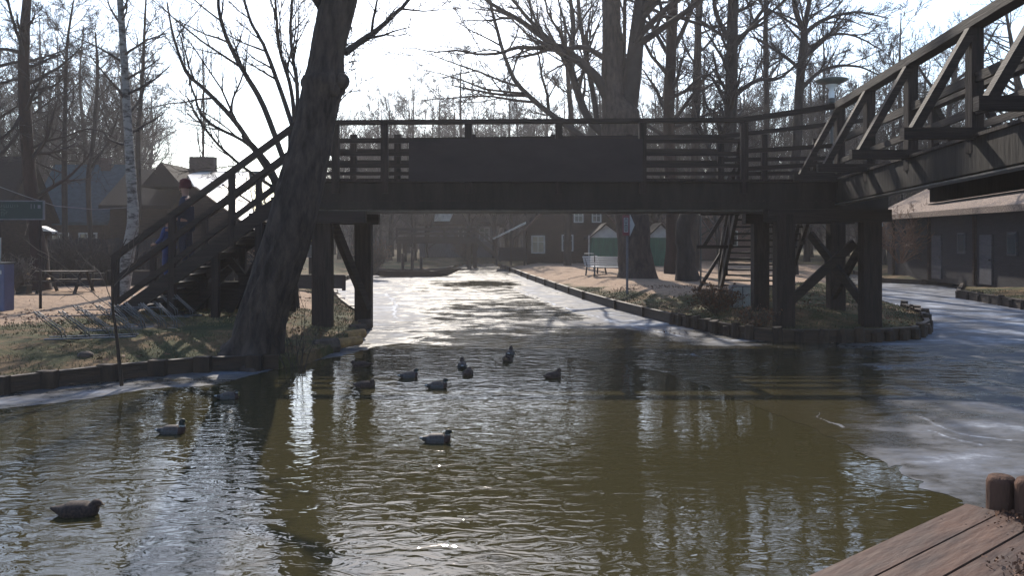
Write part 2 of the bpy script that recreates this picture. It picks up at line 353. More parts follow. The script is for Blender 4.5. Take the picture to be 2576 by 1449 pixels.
def ice_sd(X, Y):
    q_ = np.full(X.shape, -9.0)
    for poly in (ICEB, ICEA): q_ = np.maximum(q_, sdist(X, Y, poly)*np.where(inside(X, Y, poly), 1, -1))
    return q_+(fnoise(X, Y, 2.2, 60)-.5)*.28+(fnoise(X, Y, 9, 61)-.5)*.07
sd_ = ice_sd(X, Y); okw = (sdist(X, Y, WATER) < .5) | inside(X, Y, WATER)
kf = (sd_[fc] > 0).any(1) & okw[fc].all(1)
bd = np.zeros(len(X), bool); bd[np.unique(fc[kf])] = True; bd &= sd_ < 0; bi = np.where(bd)[0]
for _ in range(3):
    e_ = .01; s0 = ice_sd(X[bi], Y[bi]); gx = (ice_sd(X[bi]+e_, Y[bi])-s0)/e_; gy = (ice_sd(X[bi], Y[bi]+e_)-s0)/e_; gl = gx*gx+gy*gy+.3
    X[bi] -= np.clip(s0*gx/gl, -.08, .08); Y[bi] -= np.clip(s0*gy/gl, -.08, .08)
sd_ = np.maximum(sd_, 0)
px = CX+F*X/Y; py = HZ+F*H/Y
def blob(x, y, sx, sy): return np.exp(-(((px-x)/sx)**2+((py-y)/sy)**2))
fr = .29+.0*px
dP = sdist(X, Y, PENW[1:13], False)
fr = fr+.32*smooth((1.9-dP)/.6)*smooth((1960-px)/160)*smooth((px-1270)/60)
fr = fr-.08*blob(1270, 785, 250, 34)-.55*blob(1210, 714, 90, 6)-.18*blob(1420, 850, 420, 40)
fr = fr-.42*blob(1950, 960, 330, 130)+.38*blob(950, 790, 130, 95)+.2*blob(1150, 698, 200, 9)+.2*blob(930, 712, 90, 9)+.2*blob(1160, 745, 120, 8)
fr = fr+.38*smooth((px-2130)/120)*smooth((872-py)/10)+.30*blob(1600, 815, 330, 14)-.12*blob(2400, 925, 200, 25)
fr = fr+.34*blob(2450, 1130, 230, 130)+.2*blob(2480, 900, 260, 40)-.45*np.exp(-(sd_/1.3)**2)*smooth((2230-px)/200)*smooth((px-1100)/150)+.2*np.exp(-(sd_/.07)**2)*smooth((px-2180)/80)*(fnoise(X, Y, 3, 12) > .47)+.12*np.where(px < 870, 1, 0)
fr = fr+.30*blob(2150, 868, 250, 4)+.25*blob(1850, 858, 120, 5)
# bright refrozen cracks
CR = [[(968, 738), (985, 752), (996, 765), (990, 785), (994, 800)], [(1290, 726), (1340, 748), (1440, 780), (1560, 815), (1640, 832)], [(1640, 832), (1760, 852), (1890, 858)], [(2190, 962), (2350, 968), (2480, 962), (2575, 985)], [(1740, 890), (1830, 915), (1900, 922)],
      [(1820, 1045), (1920, 1062), (2010, 1090), (2100, 1108)], [(2030, 1150), (2120, 1165), (2200, 1172)], [(2300, 1050), (2400, 1085), (2490, 1100), (2540, 1108)], [(2330, 1085), (2450, 1120)], [(2100, 1070), (2050, 1040), (1980, 1010)], [(2190, 930), (2300, 915), (2420, 905)], [(1020, 868), (1060, 850), (1110, 845)]]
for c_ in CR:
    q = [g2(*p) for p in c_]; dd = sdist(X+(fnoise(X, Y, 2.5, 91)-.5)*.30, Y+(fnoise(X, Y, 2.5, 92)-.5)*.5, q, False); wd = .010+.0011*Y
    fr = fr+.6*np.exp(-(dd/wd)**2)*(.3+.9*vnoise(X, Y, 1.7, 5))
fcc = fc[kf]; used = np.unique(fcc); remap = np.full(len(X), -1); remap[used] = np.arange(len(used))
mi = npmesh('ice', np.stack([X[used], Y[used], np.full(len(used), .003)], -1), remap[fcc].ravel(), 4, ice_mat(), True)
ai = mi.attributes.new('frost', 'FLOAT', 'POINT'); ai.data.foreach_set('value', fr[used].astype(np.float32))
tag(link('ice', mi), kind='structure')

# ---------------------------------------------------------------- bank edging
def resample(pts, step):
    pts = [Vector((p[0], p[1], 0)) for p in pts]; out = [pts[0]]; carry = 0
    for a, b in zip(pts, pts[1:]):
        L_ = (b-a).length; n = max(1, round(L_/step))
        for k in range(1, n+1): out.append(a+(b-a)*k/n)
    return out
def edging(label, pts, top, th, stakes, step=2.0, boards=True, post_w=.1, rnd=False):
    t = empty('bank_edging', (pts[0][0], pts[0][1], 0), label, 'bank edging')
    if boards:
        b = MB(); c = MB()
        for p, q in zip(pts, pts[1:]):
            p3, q3 = Vector((p[0], p[1], top/2-.1)), Vector((q[0], q[1], top/2-.1))
            b.beam(p3, q3, th, top+.2)
            c.beam((p[0], p[1], top+.017), (q[0], q[1], top+.017), th+.05, .03)
        b.build('board', M_edge, t); c.build('capping', M_edge, t)
    k = 0
    for p in resample(pts, step):
        if k >= stakes: break
        k += 1
        hh = top+random.uniform(-.02, .10) if rnd else top+.05
        p = p+Vector((random.uniform(-.03, .03), random.uniform(-.08, -.02), 0))
        if rnd: MB().tube([(p.x, p.y, -.5), (p.x, p.y, hh*.6), (p.x+random.uniform(-.03, .03), p.y+random.uniform(-.02, .02), hh)], [post_w*.55, post_w*.55, post_w*.5], 9).build('stake', M_stake, t)
        else: MB().box((p.x, p.y, hh/2-.2), (post_w*1.6, post_w, hh+.4)).build('stake', M_stake, t)
    return t
edging('long brown board edging of the near left bank with clamp posts', LEFT[1:10], .21, .06, 12, 2.6, post_w=.16)
edging('straight board edging along the far canal path on the right', PENW[1:8], .24, .08, 16, 3.0, post_w=.12)
edging('row of short log stakes round the point under the bridge corner', PENW[7:17], .24, .06, 60, .42, post_w=.2, rnd=True)
edging('low dark edging of the grassy bank below the barn', BARN, .2, .06, 10, 2.2, post_w=.12)
edging('stake and board edging of the grassy islet at the right', [BARN[-1]]+ISLE[:4], .27, .06, 22, .9, post_w=.2, rnd=True)
edging('dark far left edging of the canal behind the pier', LEFT[13:]+FARL[:2], .2, .06, 12, 2.5, post_w=.12)

# ---------------------------------------------------------------- the footbridge
YB = 17.9; kB = YB/F
def BX(x): return (x-CX)*kB
def BZ(y): return H+(HZ-y)*kB
ZD, ZB = BZ(458), BZ(526)
YW = 2.0
fb = empty('footbridge', (BX(1450), YB+1, 0), 'high dark timber footbridge crossing the canal on tall posts', 'footbridge')
x0, x1 = BX(752), BX(2112)
b = MB(); b.box(((x0+x1)/2, YB+.06, (ZD+ZB)/2), (x1-x0, .12, ZD-ZB)); b.build('side_beam', M_fascia, fb)
b = MB(); b.box(((x0+x1+2)/2, YB+YW, (ZD+ZB)/2), (x1-x0+2, .12, ZD-ZB)); b.build('side_beam', M_fascia, fb)
b = MB()
for yy in (YB+.16, YB+YW-.1, YB+YW/2): b.box(((x0+x1)/2, yy, ZB-.035), (x1-x0, .22, .02)); b.box(((x0+x1)/2, yy, ZB+.1), (x1-x0, .03, .25))
b.build('steel_girder', M_steel, fb)
b = MB(); xx = x0
while xx < x1: b.box((xx+.07, YB+YW/2+.03, ZD-.03+random.uniform(0, .006)), (.135, YW-.22, .05)); xx += .145
b.build('deck', M_woodh, fb)
b = MB(); b.box(((x0+x1)/2, YB-.03, ZD+.03), (x1-x0, .2, .055)); b.box(((x0+x1)/2, YB-.012, ZD-.42), (x1-x0, .02, .03)); b.build('kerb_board', M_wood, fb)
# main railing, near side and far side
RZ = BZ(309)
posts_px = [845, 968, 1178, 1405, 1615, 1870]
for side, yy in ((0, YB+.02), (1, YB+YW)):
    for px_ in posts_px:
        MB().box((BX(px_), yy-.06*(1-side), (ZB+.35+RZ)/2), (.16, .12, RZ-ZB-.35)).build('rail_post', M_wood, fb)
    MB().beam((BX(752), yy-.03, RZ-.16*side), (BX(1866), yy-.03, RZ+.06-.12*side), .22, .09).build('handrail', M_woodh, fb)
    for py_ in (354, 386, 416, 436):
        if side and py_ in (416,): continue
        MB().beam((BX(754), yy+.04, BZ(py_)), (BX(1868), yy+.04, BZ(py_)), .035, .095 if py_ < 430 else .08).build('rail', M_woodh, fb)
pn = MB(); pn.box(((BX(1030)+BX(1614))/2, YB-.13, (BZ(351)+BZ(458))/2), (BX(1614)-BX(1030), .02, BZ(351)-BZ(458)))
pn.build('rail_panel', M_panel, fb)
# corner: the handrail climbs from the main railing to the taller right-hand one
cr = (BX(2095), YB, BZ(268))
MB().beam((BX(1866), YB-.01, RZ+.06), cr, .2, .12).build('handrail', M_woodh, fb)
MB().beam((BX(1866), YB+YW, RZ-.06), (BX(2095)+2.2, YB+YW, BZ(262)), .18, .1).build('handrail', M_woodh, fb)
for py_ in (380, 425): MB().beam((BX(1868), YB+.04, BZ(py_)), (BX(2095), YB+.04, BZ(py_-14)), .04, .1).build('rail', M_woodh, fb)
for py_ in (380, 420): MB().beam((BX(1868), YB+YW+.04, BZ(py_)), (BX(2095)+2.2, YB+YW+.04, BZ(py_-8)), .04, .1).build('rail', M_woodh, fb)
MB().box((BX(1992), YB+YW, (ZD+RZ)/2), (.14, .12, RZ-ZD)).build('rail_post', M_wood, fb)
# right-hand section, coming towards the viewer
def RX(y, off=0): return 5.13+.124*y+off
def rz_(y, z17, z10): return z17+(YB-y)/(YB-9.9)*(z10-z17)
Ye = 3.0
def rp(y, z17, z10, off=0): return Vector((RX(y, off), y, rz_(y, z17, z10)))
zt, zb = (BZ(455), 3.63), (BZ(509), 3.13)
for off in (0, 2.1):
    mid0 = (rp(YB, *zt, off)+rp(YB, *zb, off))/2; mid1 = (rp(Ye, *zt, off)+rp(Ye, *zb, off))/2
    MB().beam(mid0, mid1, .14, zt[0]-zb[0]).build('side_beam', M_fascia, fb)
    MB().beam(mid0-Vector((0, 0, .29)), mid1-Vector((0, 0, .29)), .2, .025).build('steel_girder', M_steel, fb)
    MB().beam(mid0+Vector((0, 0, .27)), mid1+Vector((0, 0, .27)), .2, .05).build('kerb_board', M_wood, fb)
b = MB(); yy = YB
while yy > Ye:
    p_ = rp(yy, zt[0]-.05, zt[1]-.05, .1); q_ = rp(yy, zt[0]-.05, zt[1]-.05, 2.0); b.beam(p_, q_, .13, .05); yy -= .145
b.build('deck', M_woodh, fb)
ht = (BZ(266), 2.2+618*9.9/F)
for off in (0, 2.1):
    s_ = 1 if off else -1
    MB().beam(rp(YB, *ht, off), rp(Ye, *ht, off), .22, .15).build('handrail', M_woodh, fb)
    MB().beam(rp(YB, ht[0]-.78, ht[1]-.78, off), rp(Ye, ht[0]-.78, ht[1]-.78, off), .06, .14).build('rail', M_woodh, fb)
    MB().beam(rp(YB, ht[0]-1.25, ht[1]-1.25, off), rp(Ye, ht[0]-1.25, ht[1]-1.25, off), .05, .11).build('rail', M_woodh, fb)
    for yp in (YB-.02, 15.83, 13.64, 11.25, 9.0, 6.7):
        a_ = rp(yp, *ht, off); c_ = rp(yp, *zt, off)
        MB().box(((a_.x+c_.x)/2, yp, (a_.z+c_.z)/2-.1), (.17, .17, a_.z-c_.z+.2)).build('rail_post', M_wood, fb)
        o_ = c_+Vector((s_*.92, 0, .02))
        MB().beam(a_+Vector((s_*.06, -.02, -.1)), o_, .14, .12).build('brace', M_woodh, fb)
        MB().beam(c_-Vector((s_*.2, .12, -.06)), o_+Vector((s_*.16, -.12, .04)), .12, .16).build('outrigger', M_woodh, fb)
# bent under the near-left pier
def post(x, y, w, z0, z1, d=None): MB().box((x, y, (z0+z1)/2), (w, d or w*.8, z1-z0)).build('pier_post', M_wood, fb)
post(BX(809), YB+.1, .42, -.4, ZB-.1); post(BX(809)+.62, YB+1.75, .40, -.4, ZB-.1)
MB().beam((BX(809)-.35, YB-.15, ZB-.18), (BX(885)+.33, YB-.05, ZB-.18), .3, .27).build('cap_beam', M_woodh, fb); MB().beam((BX(809)-.35, YB+1.7, ZB-.19), (BX(885)+.33, YB+1.7, ZB-.19), .3, .26).build('cap_beam', M_woodh, fb)
MB().beam((BX(830), YB+.12, ZB-.2), (BX(897), YB+1.4, .5), .13, .2).build('brace', M_woodh, fb)
# right pier under the corner
PR = [(BX(1967), YB-.1), (BX(2190), YB+.05), (6.25, 20.1), (8.2, 20.2)]
for i_, (x_, y_) in enumerate(PR): post(x_, y_, .40 if i_ < 2 else .38, -.4 if i_ < 2 else .1, ZB-.12)
MB().beam((PR[0][0]-.4, YB-.08, ZB-.15), (PR[1][0]+.42, YB+.05, ZB-.15), .3, .28).build('cap_beam', M_woodh, fb)
MB().beam((PR[2][0]-.4, 20.1, ZB-.15), (PR[3][0]+.42, 20.2, ZB-.15), .3, .28).build('cap_beam', M_woodh, fb)
MB().beam((PR[1][0], YB+.1, 2.35), (PR[3][0]-.1, 20.1, .75), .1, .2).build('brace', M_woodh, fb)
MB().beam((PR[1][0]+.02, YB+.1, .55), (PR[3][0]-.6, 20.3, 2.3), .1, .2).build('brace', M_woodh, fb)
MB().beam((PR[0][0]+.1, YB+.3, .6), (PR[1][0]-.2, YB+.4, 2.1), .1, .2).build('brace', M_woodh, fb)
# flights of steps: stringers with their treads and handrails
def flight(top_l, top_r, bot_l, bot_r, n, rail_h, name='staircase', rails=(1.0, .5)):
    st = MB(); 
    for a_, c_ in ((top_l, bot_l), (top_r, bot_r)): st.beam(Vector(a_)-Vector((0, 0, .14)), Vector(c_)-Vector((0, 0, .06)), .09, .30)
    s_ = st.build(name, M_woodh, fb)
    for k in range(1, n):
        t_ = k/n; a_ = Vector(top_l).lerp(Vector(bot_l), t_); c_ = Vector(top_r).lerp(Vector(bot_r), t_)
        MB().beam(a_, c_, .29, .05).build('tread', M_woodh, s_)
    for a_, c_ in ((top_l, bot_l), (top_r, bot_r)):
        a_, c_ = Vector(a_), Vector(c_)
        for r_ in rails: MB().beam(a_+Vector((0, 0, rail_h*r_)), c_+Vector((0, 0, rail_h*r_)), .1, .14 if r_ == 1.0 else .12).build('handrail', M_woodh, s_)
        for t_ in (.04, .36, .68, .985):
            q_ = a_.lerp(c_, t_); MB().box((q_.x, q_.y, q_.z+rail_h/2-.2), (.13, .13, rail_h+.3)).build('newel_post', M_wood, s_)
    return s_
gzl = .42
def stair_z(x): return ZD+(gzl-ZD)*(BX(752)-x)/(BX(752)-BX(283))
flight((BX(752), YB, ZD), (BX(752), YB+1.9, ZD), (BX(283), YB, gzl), (BX(283), YB+1.9, gzl), 17, 1.33, rails=(1.0, .6, .2))
for xs_ in (330, 430, 540, 650):
    for yy in (YB+.05, YB+1.85):
        zz = stair_z(BX(xs_)); MB().box((BX(xs_), yy, (zz-.2)/2+.1), (.16, .16, max(.2, zz-.25))).build('stair_post', M_wood, fb)
for a_, c_ in (((650, .5), (540, 1.7)), ((540, .45), (650, 2.3)), ((430, .4), (540, 1.5))):
    MB().beam((BX(a_[0]), YB+.9, a_[1]), (BX(c_[0]), YB+1.0, c_[1]), .1, .16).build('brace', M_woodh, fb)
MB().box((BX(500), YB+1.95, .75), (BX(700)-BX(330), .05, .75)).build('shade_board', M_woodh, fb)  # dark board added in place of the shade under the left steps
flight((5.75, YB+YW+.2, ZD), (7.65, YB+YW+.2, ZD), (7.1, 27.2, .45), (9.1, 26.6, .45), 16, 1.2)
for yy, t_ in ((23.2, .45), (20.9, .15), (26.6, .95)):
    p_ = Vector((5.75, YB+YW+.2, ZD)).lerp(Vector((7.1, 27.2, .45)), t_)
    MB().beam(p_+Vector((0, 0, 1.1)), p_+Vector((-.75, 0, -.12)), .1, .1).build('brace', M_woodh, fb)
    MB().beam(p_+Vector((-.95, 0, -.15)), p_+Vector((.1, 0, -.15)), .1, .1).build('outrigger', M_woodh, fb)

# ---------------------------------------------------------------- trees
def tubes_np(Pn, Rn, n):
    N, k, _ = Pn.shape
    T = np.empty_like(Pn); T[:, 1:-1] = Pn[:, 2:]-Pn[:, :-2]; T[:, 0] = Pn[:, 1]-Pn[:, 0]; T[:, -1] = Pn[:, -1]-Pn[:, -2]
    T /= np.linalg.norm(T, axis=2, keepdims=True)+1e-9
    d = Pn[:, -1]-Pn[:, 0]; ref = np.where((np.abs(d[:, 2]) > .75*np.linalg.norm(d, axis=1))[:, None], [[1., 0, 0]], [[0, 0, 1.]])[:, None, :]
    U = np.cross(T, np.broadcast_to(ref, T.shape)); U /= np.linalg.norm(U, axis=2, keepdims=True)+1e-9; W = np.cross(T, U)
    a = np.arange(n)*2*np.pi/n
    V = Pn[:, :, None, :]+Rn[:, :, None, None]*(U[:, :, None, :]*np.cos(a)[None, None, :, None]+W[:, :, None, :]*np.sin(a)[None, None, :, None])
    idx = np.arange(N*k*n).reshape(N, k, n); nx = np.roll(idx, -1, 2)
    f = np.stack([idx[:, :-1], nx[:, :-1], nx[:, 1:], idx[:, 1:]], -1).reshape(-1, 4)
    return V.reshape(-1, 3), f
def kids(Pn, Rn, m, t0, t1, ang, lenf, k, wander, up, r, rat=.6, rmin=.004, absl=None):
    N, kk, _ = Pn.shape; t = (np.arange(m)[None, :]+r.random((N, m)))/m*(t1-t0)+t0
    s = t*(kk-1); i = np.clip(s.astype(int), 0, kk-2); f = (s-i)[..., None]; ar = np.arange(N)[:, None]
    p = Pn[ar, i]*(1-f)+Pn[ar, i+1]*f; T = Pn[ar, i+1]-Pn[ar, i]; L0 = np.linalg.norm(Pn[:, 1:]-Pn[:, :-1], axis=2).sum(1)
    T /= np.linalg.norm(T, axis=2, keepdims=True)+1e-9; rr = (Rn[ar, i]*(1-f[..., 0])+Rn[ar, i+1]*f[..., 0])
    p = p.reshape(-1, 3); T = T.reshape(-1, 3); rr = rr.reshape(-1); tt = t.reshape(-1)
    q = r.normal(size=T.shape); q -= (q*T).sum(1, keepdims=True)*T; q /= np.linalg.norm(q, axis=1, keepdims=True)+1e-9
    a = np.radians(ang)*(.7+.6*r.random(len(T)))[:, None]; d = T*np.cos(a)+q*np.sin(a)
    L = (np.repeat(L0, m) if absl is None else absl)*lenf*(.6+.7*r.random(len(T)))*(1.05-.55*tt)
    out = np.empty((len(T), k, 3)); out[:, 0] = p
    for j in range(1, k):
        d = d+wander*r.normal(size=d.shape); d[:, 2] += up; d /= np.linalg.norm(d, axis=1, keepdims=True)
        out[:, j] = out[:, j-1]+d*(L/(k-1))[:, None]
    r0 = np.maximum(rr*rat, rmin*1.4); R_ = r0[:, None]*(1-np.linspace(0, 1, k)[None, :]*.75); return out, np.maximum(R_, rmin)
def join(parts):
    V = []; Fc = []; o = 0
    for v, f in parts: V.append(v); Fc.append(f+o); o += len(v)
    return np.concatenate(V), np.concatenate(Fc)
def curve(pts, k):      # smooth resample of (x,y,z,r) points (Catmull-Rom)
    pts = np.array(pts, float); n = len(pts); e = np.vstack([2*pts[0]-pts[1], pts, 2*pts[-1]-pts[-2]]); out = []
    for s in np.linspace(0, n-1-1e-6, k):
        i = int(s); t = s-i; a, b_, c, d = e[i:i+4]
        out.append(.5*((2*b_)+(c-a)*t+(2*a-5*b_+4*c-d)*t*t+(-a+3*b_-3*c+d)*t**3))
    out = np.array(out); return out[:, :3], np.maximum(out[:, 3], .004)
def rough_trunk(Pc, Rc, n, r, amp=.06):
    if n >= 30:
        a_, b_ = curve([(*p, q) for p, q in zip(Pc, Rc)], 170); n = 72; V, f = tubes_np(a_[None], b_[None], n); V = V.reshape(170, n, 3)
        L_ = np.concatenate([[0], np.cumsum(np.linalg.norm(np.diff(a_, axis=0), axis=1))]); th = np.arange(n)*2*np.pi/n
        Tn, Ln = np.meshgrid(th, L_); cx, cy = np.cos(Tn), np.sin(Tn)
        rd = 1-np.abs(2*fnoise(cx*3.2+Ln*.35+7, cy*3.2+Ln*.9, 1.6, 31, 3)-1); big = fnoise(cx*.8+Ln*.5, cy*.8+9, 1.1, 35, 3)-.5
        root = np.exp(-Ln/.55)*(.5*np.cos(Tn*5+1)+.35*np.cos(Tn*3+2)); V = a_[:, None]+(V-a_[:, None])*(1+.20*(rd-.6)+.22*big+.5*root)[..., None]
        return V.reshape(-1, 3), f
    V, f = tubes_np(Pc[None], Rc[None], n); k = len(Pc); V = V.reshape(k, n, 3)
    nz_ = r.normal(size=(k, n)); 
    for _ in range(2): nz_ = (nz_+np.roll(nz_, 1, 1)+np.roll(nz_, -1, 1))/3*1.3
    lobes = .5*np.cos(np.arange(n)*2*np.pi/n*5+r.random()*6)[None, :]*np.exp(-np.linspace(0, 8, k))[:, None]*4
    V = Pc[:, None]+(V-Pc[:, None])*(1+amp*(nz_+lobes))[..., None]; return V.reshape(-1, 3), f
def make_tree(name, seed, limbs, label, cat='tree', group=None, m_tr=M_bark, m_tw=M_twig, levels=((6, 50, .45), (6, 45, .5), (5, 40, .6)), rmin=.005, trunk_n=14, up=.04, t0=.25, wander=.16, loc=None, extra=None, trunk_kids=None):
    """limbs: list of lists of (x,y,z,r) in world space, the first one being the trunk"""
    r = np.random.default_rng(seed); base = Vector(loc) if loc is not None else Vector(limbs[0][0][:3])
    off = np.array(base); L = [[(p[0]-off[0], p[1]-off[1], p[2]-off[2], p[3]) for p in l] for l in limbs]
    Pt, Rt = curve(L[0], 34); V, f = rough_trunk(Pt, Rt, trunk_n, r)
    root = empty(name, base, label, cat, group)
    tr = link('trunk', npmesh('trunk', V, f.ravel(), 4, m_tr, True), root)
    parts = []; K = 9; lp, lr = [], []
    for l in L[1:]:
        a, b_ = curve(l, 22); a = a+np.cumsum(r.normal(size=a.shape)*.012, 0)*np.linspace(0, 1, 22)[:, None]
        parts.append(tubes_np(a[None], b_[None], 8)); a, b_ = curve(l, K); lp.append(a); lr.append(b_)
    srcs = []
    if lp: srcs.append((np.array(lp), np.array(lr)))
    if trunk_kids:
        m, s0, s1, ang, ln = trunk_kids
        c = kids(Pt[None], Rt[None], m, s0, s1, ang, 1, K, wander*.6, up, r, .42, rmin, absl=ln); parts.append(tubes_np(*c, 6)); srcs.append(c)
    cur = [(a, b_) for a, b_ in srcs]
    A_ = np.concatenate([a for a, _ in cur]); B_ = np.concatenate([b_ for _, b_ in cur])
    for li, (m, ang, ln) in enumerate(levels):
        last = li == len(levels)-1; k = 4 if last else 6
        c = kids(A_, B_, m, t0 if li == 0 else .15, 1.0, ang, ln, k, wander, up, r, .55, rmin*(1 if last else 1.3))
        parts.append(tubes_np(*c, 3 if last else 4))
        A_, B_ = c
    V, f = join(parts); link('crown', npmesh('crown', V, f.ravel(), 4, m_tw), root)
    if extra: extra(root)
    return root
def pxl(D, pts, dd=0.0):       # limb through photographed points: (px, py, width px), distance drifting by dd
    out = []
    for i, (x, y, w) in enumerate(pts):
        d_ = D+dd*i/max(1, len(pts)-1); p = P(x, y, d_); out.append((p.x, p.y, p.z, w*d_/F/2))
    return out

# the big leaning tree on the near left bank
Dt = 13.9
trunk = pxl(Dt, [(628, 930, 215), (632, 902, 165), (642, 868, 130), (655, 800, 116), (688, 700, 112), (722, 600, 112), (748, 500, 110), (774, 400, 102), (797, 300, 92), (808, 240, 92), (817, 205, 104), (819, 180, 88), (829, 100, 79), (852, 0, 82), (872, -90, 76), (895, -220, 66), (930, -420, 50), (950, -640, 30)])
limbs = [trunk,
    pxl(Dt, [(868, 132, 20), (905, 105, 16), (966, 58, 12), (1030, 0, 9), (1100, -90, 5)], .8),
    pxl(Dt, [(820, 30, 30), (760, -60, 24), (680, -160, 18), (560, -260, 10)], -1.0),
    pxl(Dt, [(880, -100, 34), (960, -220, 26), (1080, -330, 18), (1250, -420, 9)], .5),
    pxl(Dt, [(900, -250, 34), (840, -380, 26), (770, -520, 14)], 1.2),
    pxl(Dt, [(842, 300, 9), (853, 250, 6), (862, 170, 4), (880, 90, 3)], .3)]
def burls(root):
    for (x, y, r_, dy) in ((860, 205, .13, -.1), (772, 208, .11, -.05), (838, 225, .12, -.16)):
        p = P(x, y, Dt+dy); mb = MB(); prof = [(r_*math.sin(a)*(1+.1*random.random()), r_*1.15*math.cos(a)) for a in np.linspace(.02, 3.12, 9)]
        mb.lathe(prof, p, 12); mb.build('burl', M_barkb, root, True)
make_tree('leaning_tree', 5, limbs, 'thick dark tree leaning right over the bank in front of the bridge', m_tr=M_barkb, levels=((7, 50, .5), (6, 45, .5), (4, 40, .6)), trunk_n=36, extra=burls, wander=.12)
# the arching multi-stem tree behind the left steps
Dm = 21.0
ms = [pxl(Dm, [(735, 800, 44), (728, 700, 34), (715, 560, 26), (690, 450, 20), (655, 390, 15), (610, 340, 11)]),
    pxl(Dm, [(720, 420, 15), (660, 262, 14), (607, 171, 12), (560, 78, 10), (544, 0, 8), (540, -120, 5)], -.5),
    pxl(Dm, [(700, 470, 15), (642, 381, 13), (583, 296, 12), (517, 226, 10), (467, 175, 8), (439, 78, 6), (430, 0, 4)], .5),
    pxl(Dm, [(690, 450, 10), (622, 362, 8), (517, 303, 7), (480, 230, 5), (467, 190, 4)], 1),
    pxl(Dm, [(700, 480, 9), (600, 410, 7), (517, 325, 6), (475, 240, 4)], -1),
    pxl(Dm, [(740, 330, 13), (700, 210, 11), (661, 117, 9), (622, 39, 7), (600, -60, 5)], 1),
    pxl(Dm, [(745, 350, 12), (730, 220, 10), (700, 120, 8), (690, 10, 6), (690, -90, 4)], -1.2),
    pxl(Dm, [(745, 400, 12), (748, 230, 10), (735, 100, 8), (742, -50, 6)], .4),
    pxl(Dm, [(720, 500, 8), (660, 520, 6), (600, 480, 5), (560, 450, 4)], .4)]
make_tree('arching_tree', 8, ms, 'multi stemmed bare tree arching left above the left steps', levels=((9, 42, .45), (7, 36, .55), (5, 32, .6)), rmin=.0038, wander=.10, up=.07)
# centre group
Dc = 35.5
cs = [pxl(Dc, [(1605, 722, 150), (1602, 700, 105), (1598, 640, 82), (1588, 540, 84), (1568, 420, 92), (1560, 330, 96), (1556, 280, 92), (1541, 233, 58), (1538, 120, 48), (1537, 0, 46), (1535, -150, 40), (1530, -350, 26), (1528, -520, 10)]),
    pxl(Dc, [(1572, 300, 52), (1588, 214, 46), (1598, 120, 40), (1604, 60, 36), (1611, 0, 34), (1622, -140, 28), (1640, -330, 16), (1650, -480, 7)], -.4),
    pxl(Dc, [(1560, 270, 14), (1568, 200, 12), (1568, 80, 10), (1570, -100, 8)], .5),
    pxl(Dc, [(1530, 250, 30), (1500, 195, 26), (1433, 135, 22), (1390, 112, 18), (1316, 58, 14), (1238, 12, 9), (1170, -40, 5)], -1.5),
    pxl(Dc-.8, [(1420, 135, 16), (1398, 118, 14), (1339, 58, 11), (1289, 0, 8), (1240, -80, 5)], -.8),
    pxl(Dc, [(1520, 340, 24), (1475, 290, 21), (1448, 218, 19), (1433, 155, 17), (1440, 60, 12), (1425, -60, 8)], 1.5),
    pxl(Dc, [(1525, 150, 16), (1470, 118, 14), (1405, 124, 12), (1304, 117, 10), (1260, 130, 8), (1207, 134, 7), (1150, 124, 5), (1094, 128, 3.5), (1030, 116, 2), (975, 124, 1)], -3),
    pxl(Dc, [(1540, 420, 20), (1470, 350, 18), (1401, 299, 16), (1355, 264, 14), (1300, 210, 12), (1273, 155, 10), (1254, 93, 9), (1234, 12, 7), (1220, -80, 5)], 2.5),
    pxl(Dc+1.5, [(1330, 240, 9), (1260, 238, 7), (1200, 228, 5), (1140, 215, 3)], 1),
    pxl(Dc, [(1505, 330, 15), (1490, 230, 13), (1470, 130, 11), (1455, 20, 9), (1450, -90, 6)], 2),
    pxl(Dc, [(1610, 40, 18), (1680, -40, 14), (1750, -160, 9)], 1), pxl(Dc, [(1536, -80, 18), (1470, -180, 14), (1400, -320, 8)], 1)]
make_tree('forked_tree', 12, cs, 'massive forked tree beside the far path, its trunk flaring behind the road sign', m_tr=M_barkb, levels=((10, 45, .45), (8, 40, .55), (5, 36, .6)), rmin=.006, trunk_n=24, wander=.14)
def straight(name, seed, D, tr, label, kidsn=(16, .45, .99, 55, 4.5), mt=M_bark, lv=((8, 40, .5), (7, 38, .6), (4, 34, .6)), limbs=(), rmin=.0065, up=.06, **k):
    return make_tree(name, seed, [pxl(D, tr)]+[pxl(D, l, random.uniform(-1.5, 1.5)) for l in limbs], label, m_tr=mt, levels=lv, trunk_kids=kidsn, rmin=rmin, up=up, **k)
straight('tall_tree', 21, 40, [(1700, 690, 60), (1692, 560, 36), (1685, 400, 32), (1681, 295, 30), (1690, 78, 26), (1694, -60, 22), (1700, -320, 9)], 'slim tall tree just right of the massive forked one', limbs=([(1688, 150, 12), (1640, 60, 9), (1600, -60, 5)], [(1692, 130, 13), (1740, 20, 10), (1770, -100, 6)]), mt=M_bark_red, kidsn=(20, .4, .99, 55, 4.5))
straight('tall_tree', 22, 44, [(1742, 690, 30), (1748, 400, 23), (1750, 292, 22), (1755, 100, 18), (1762, -100, 14), (1765, -300, 6)], 'narrow straight tree second right of the massive forked one')
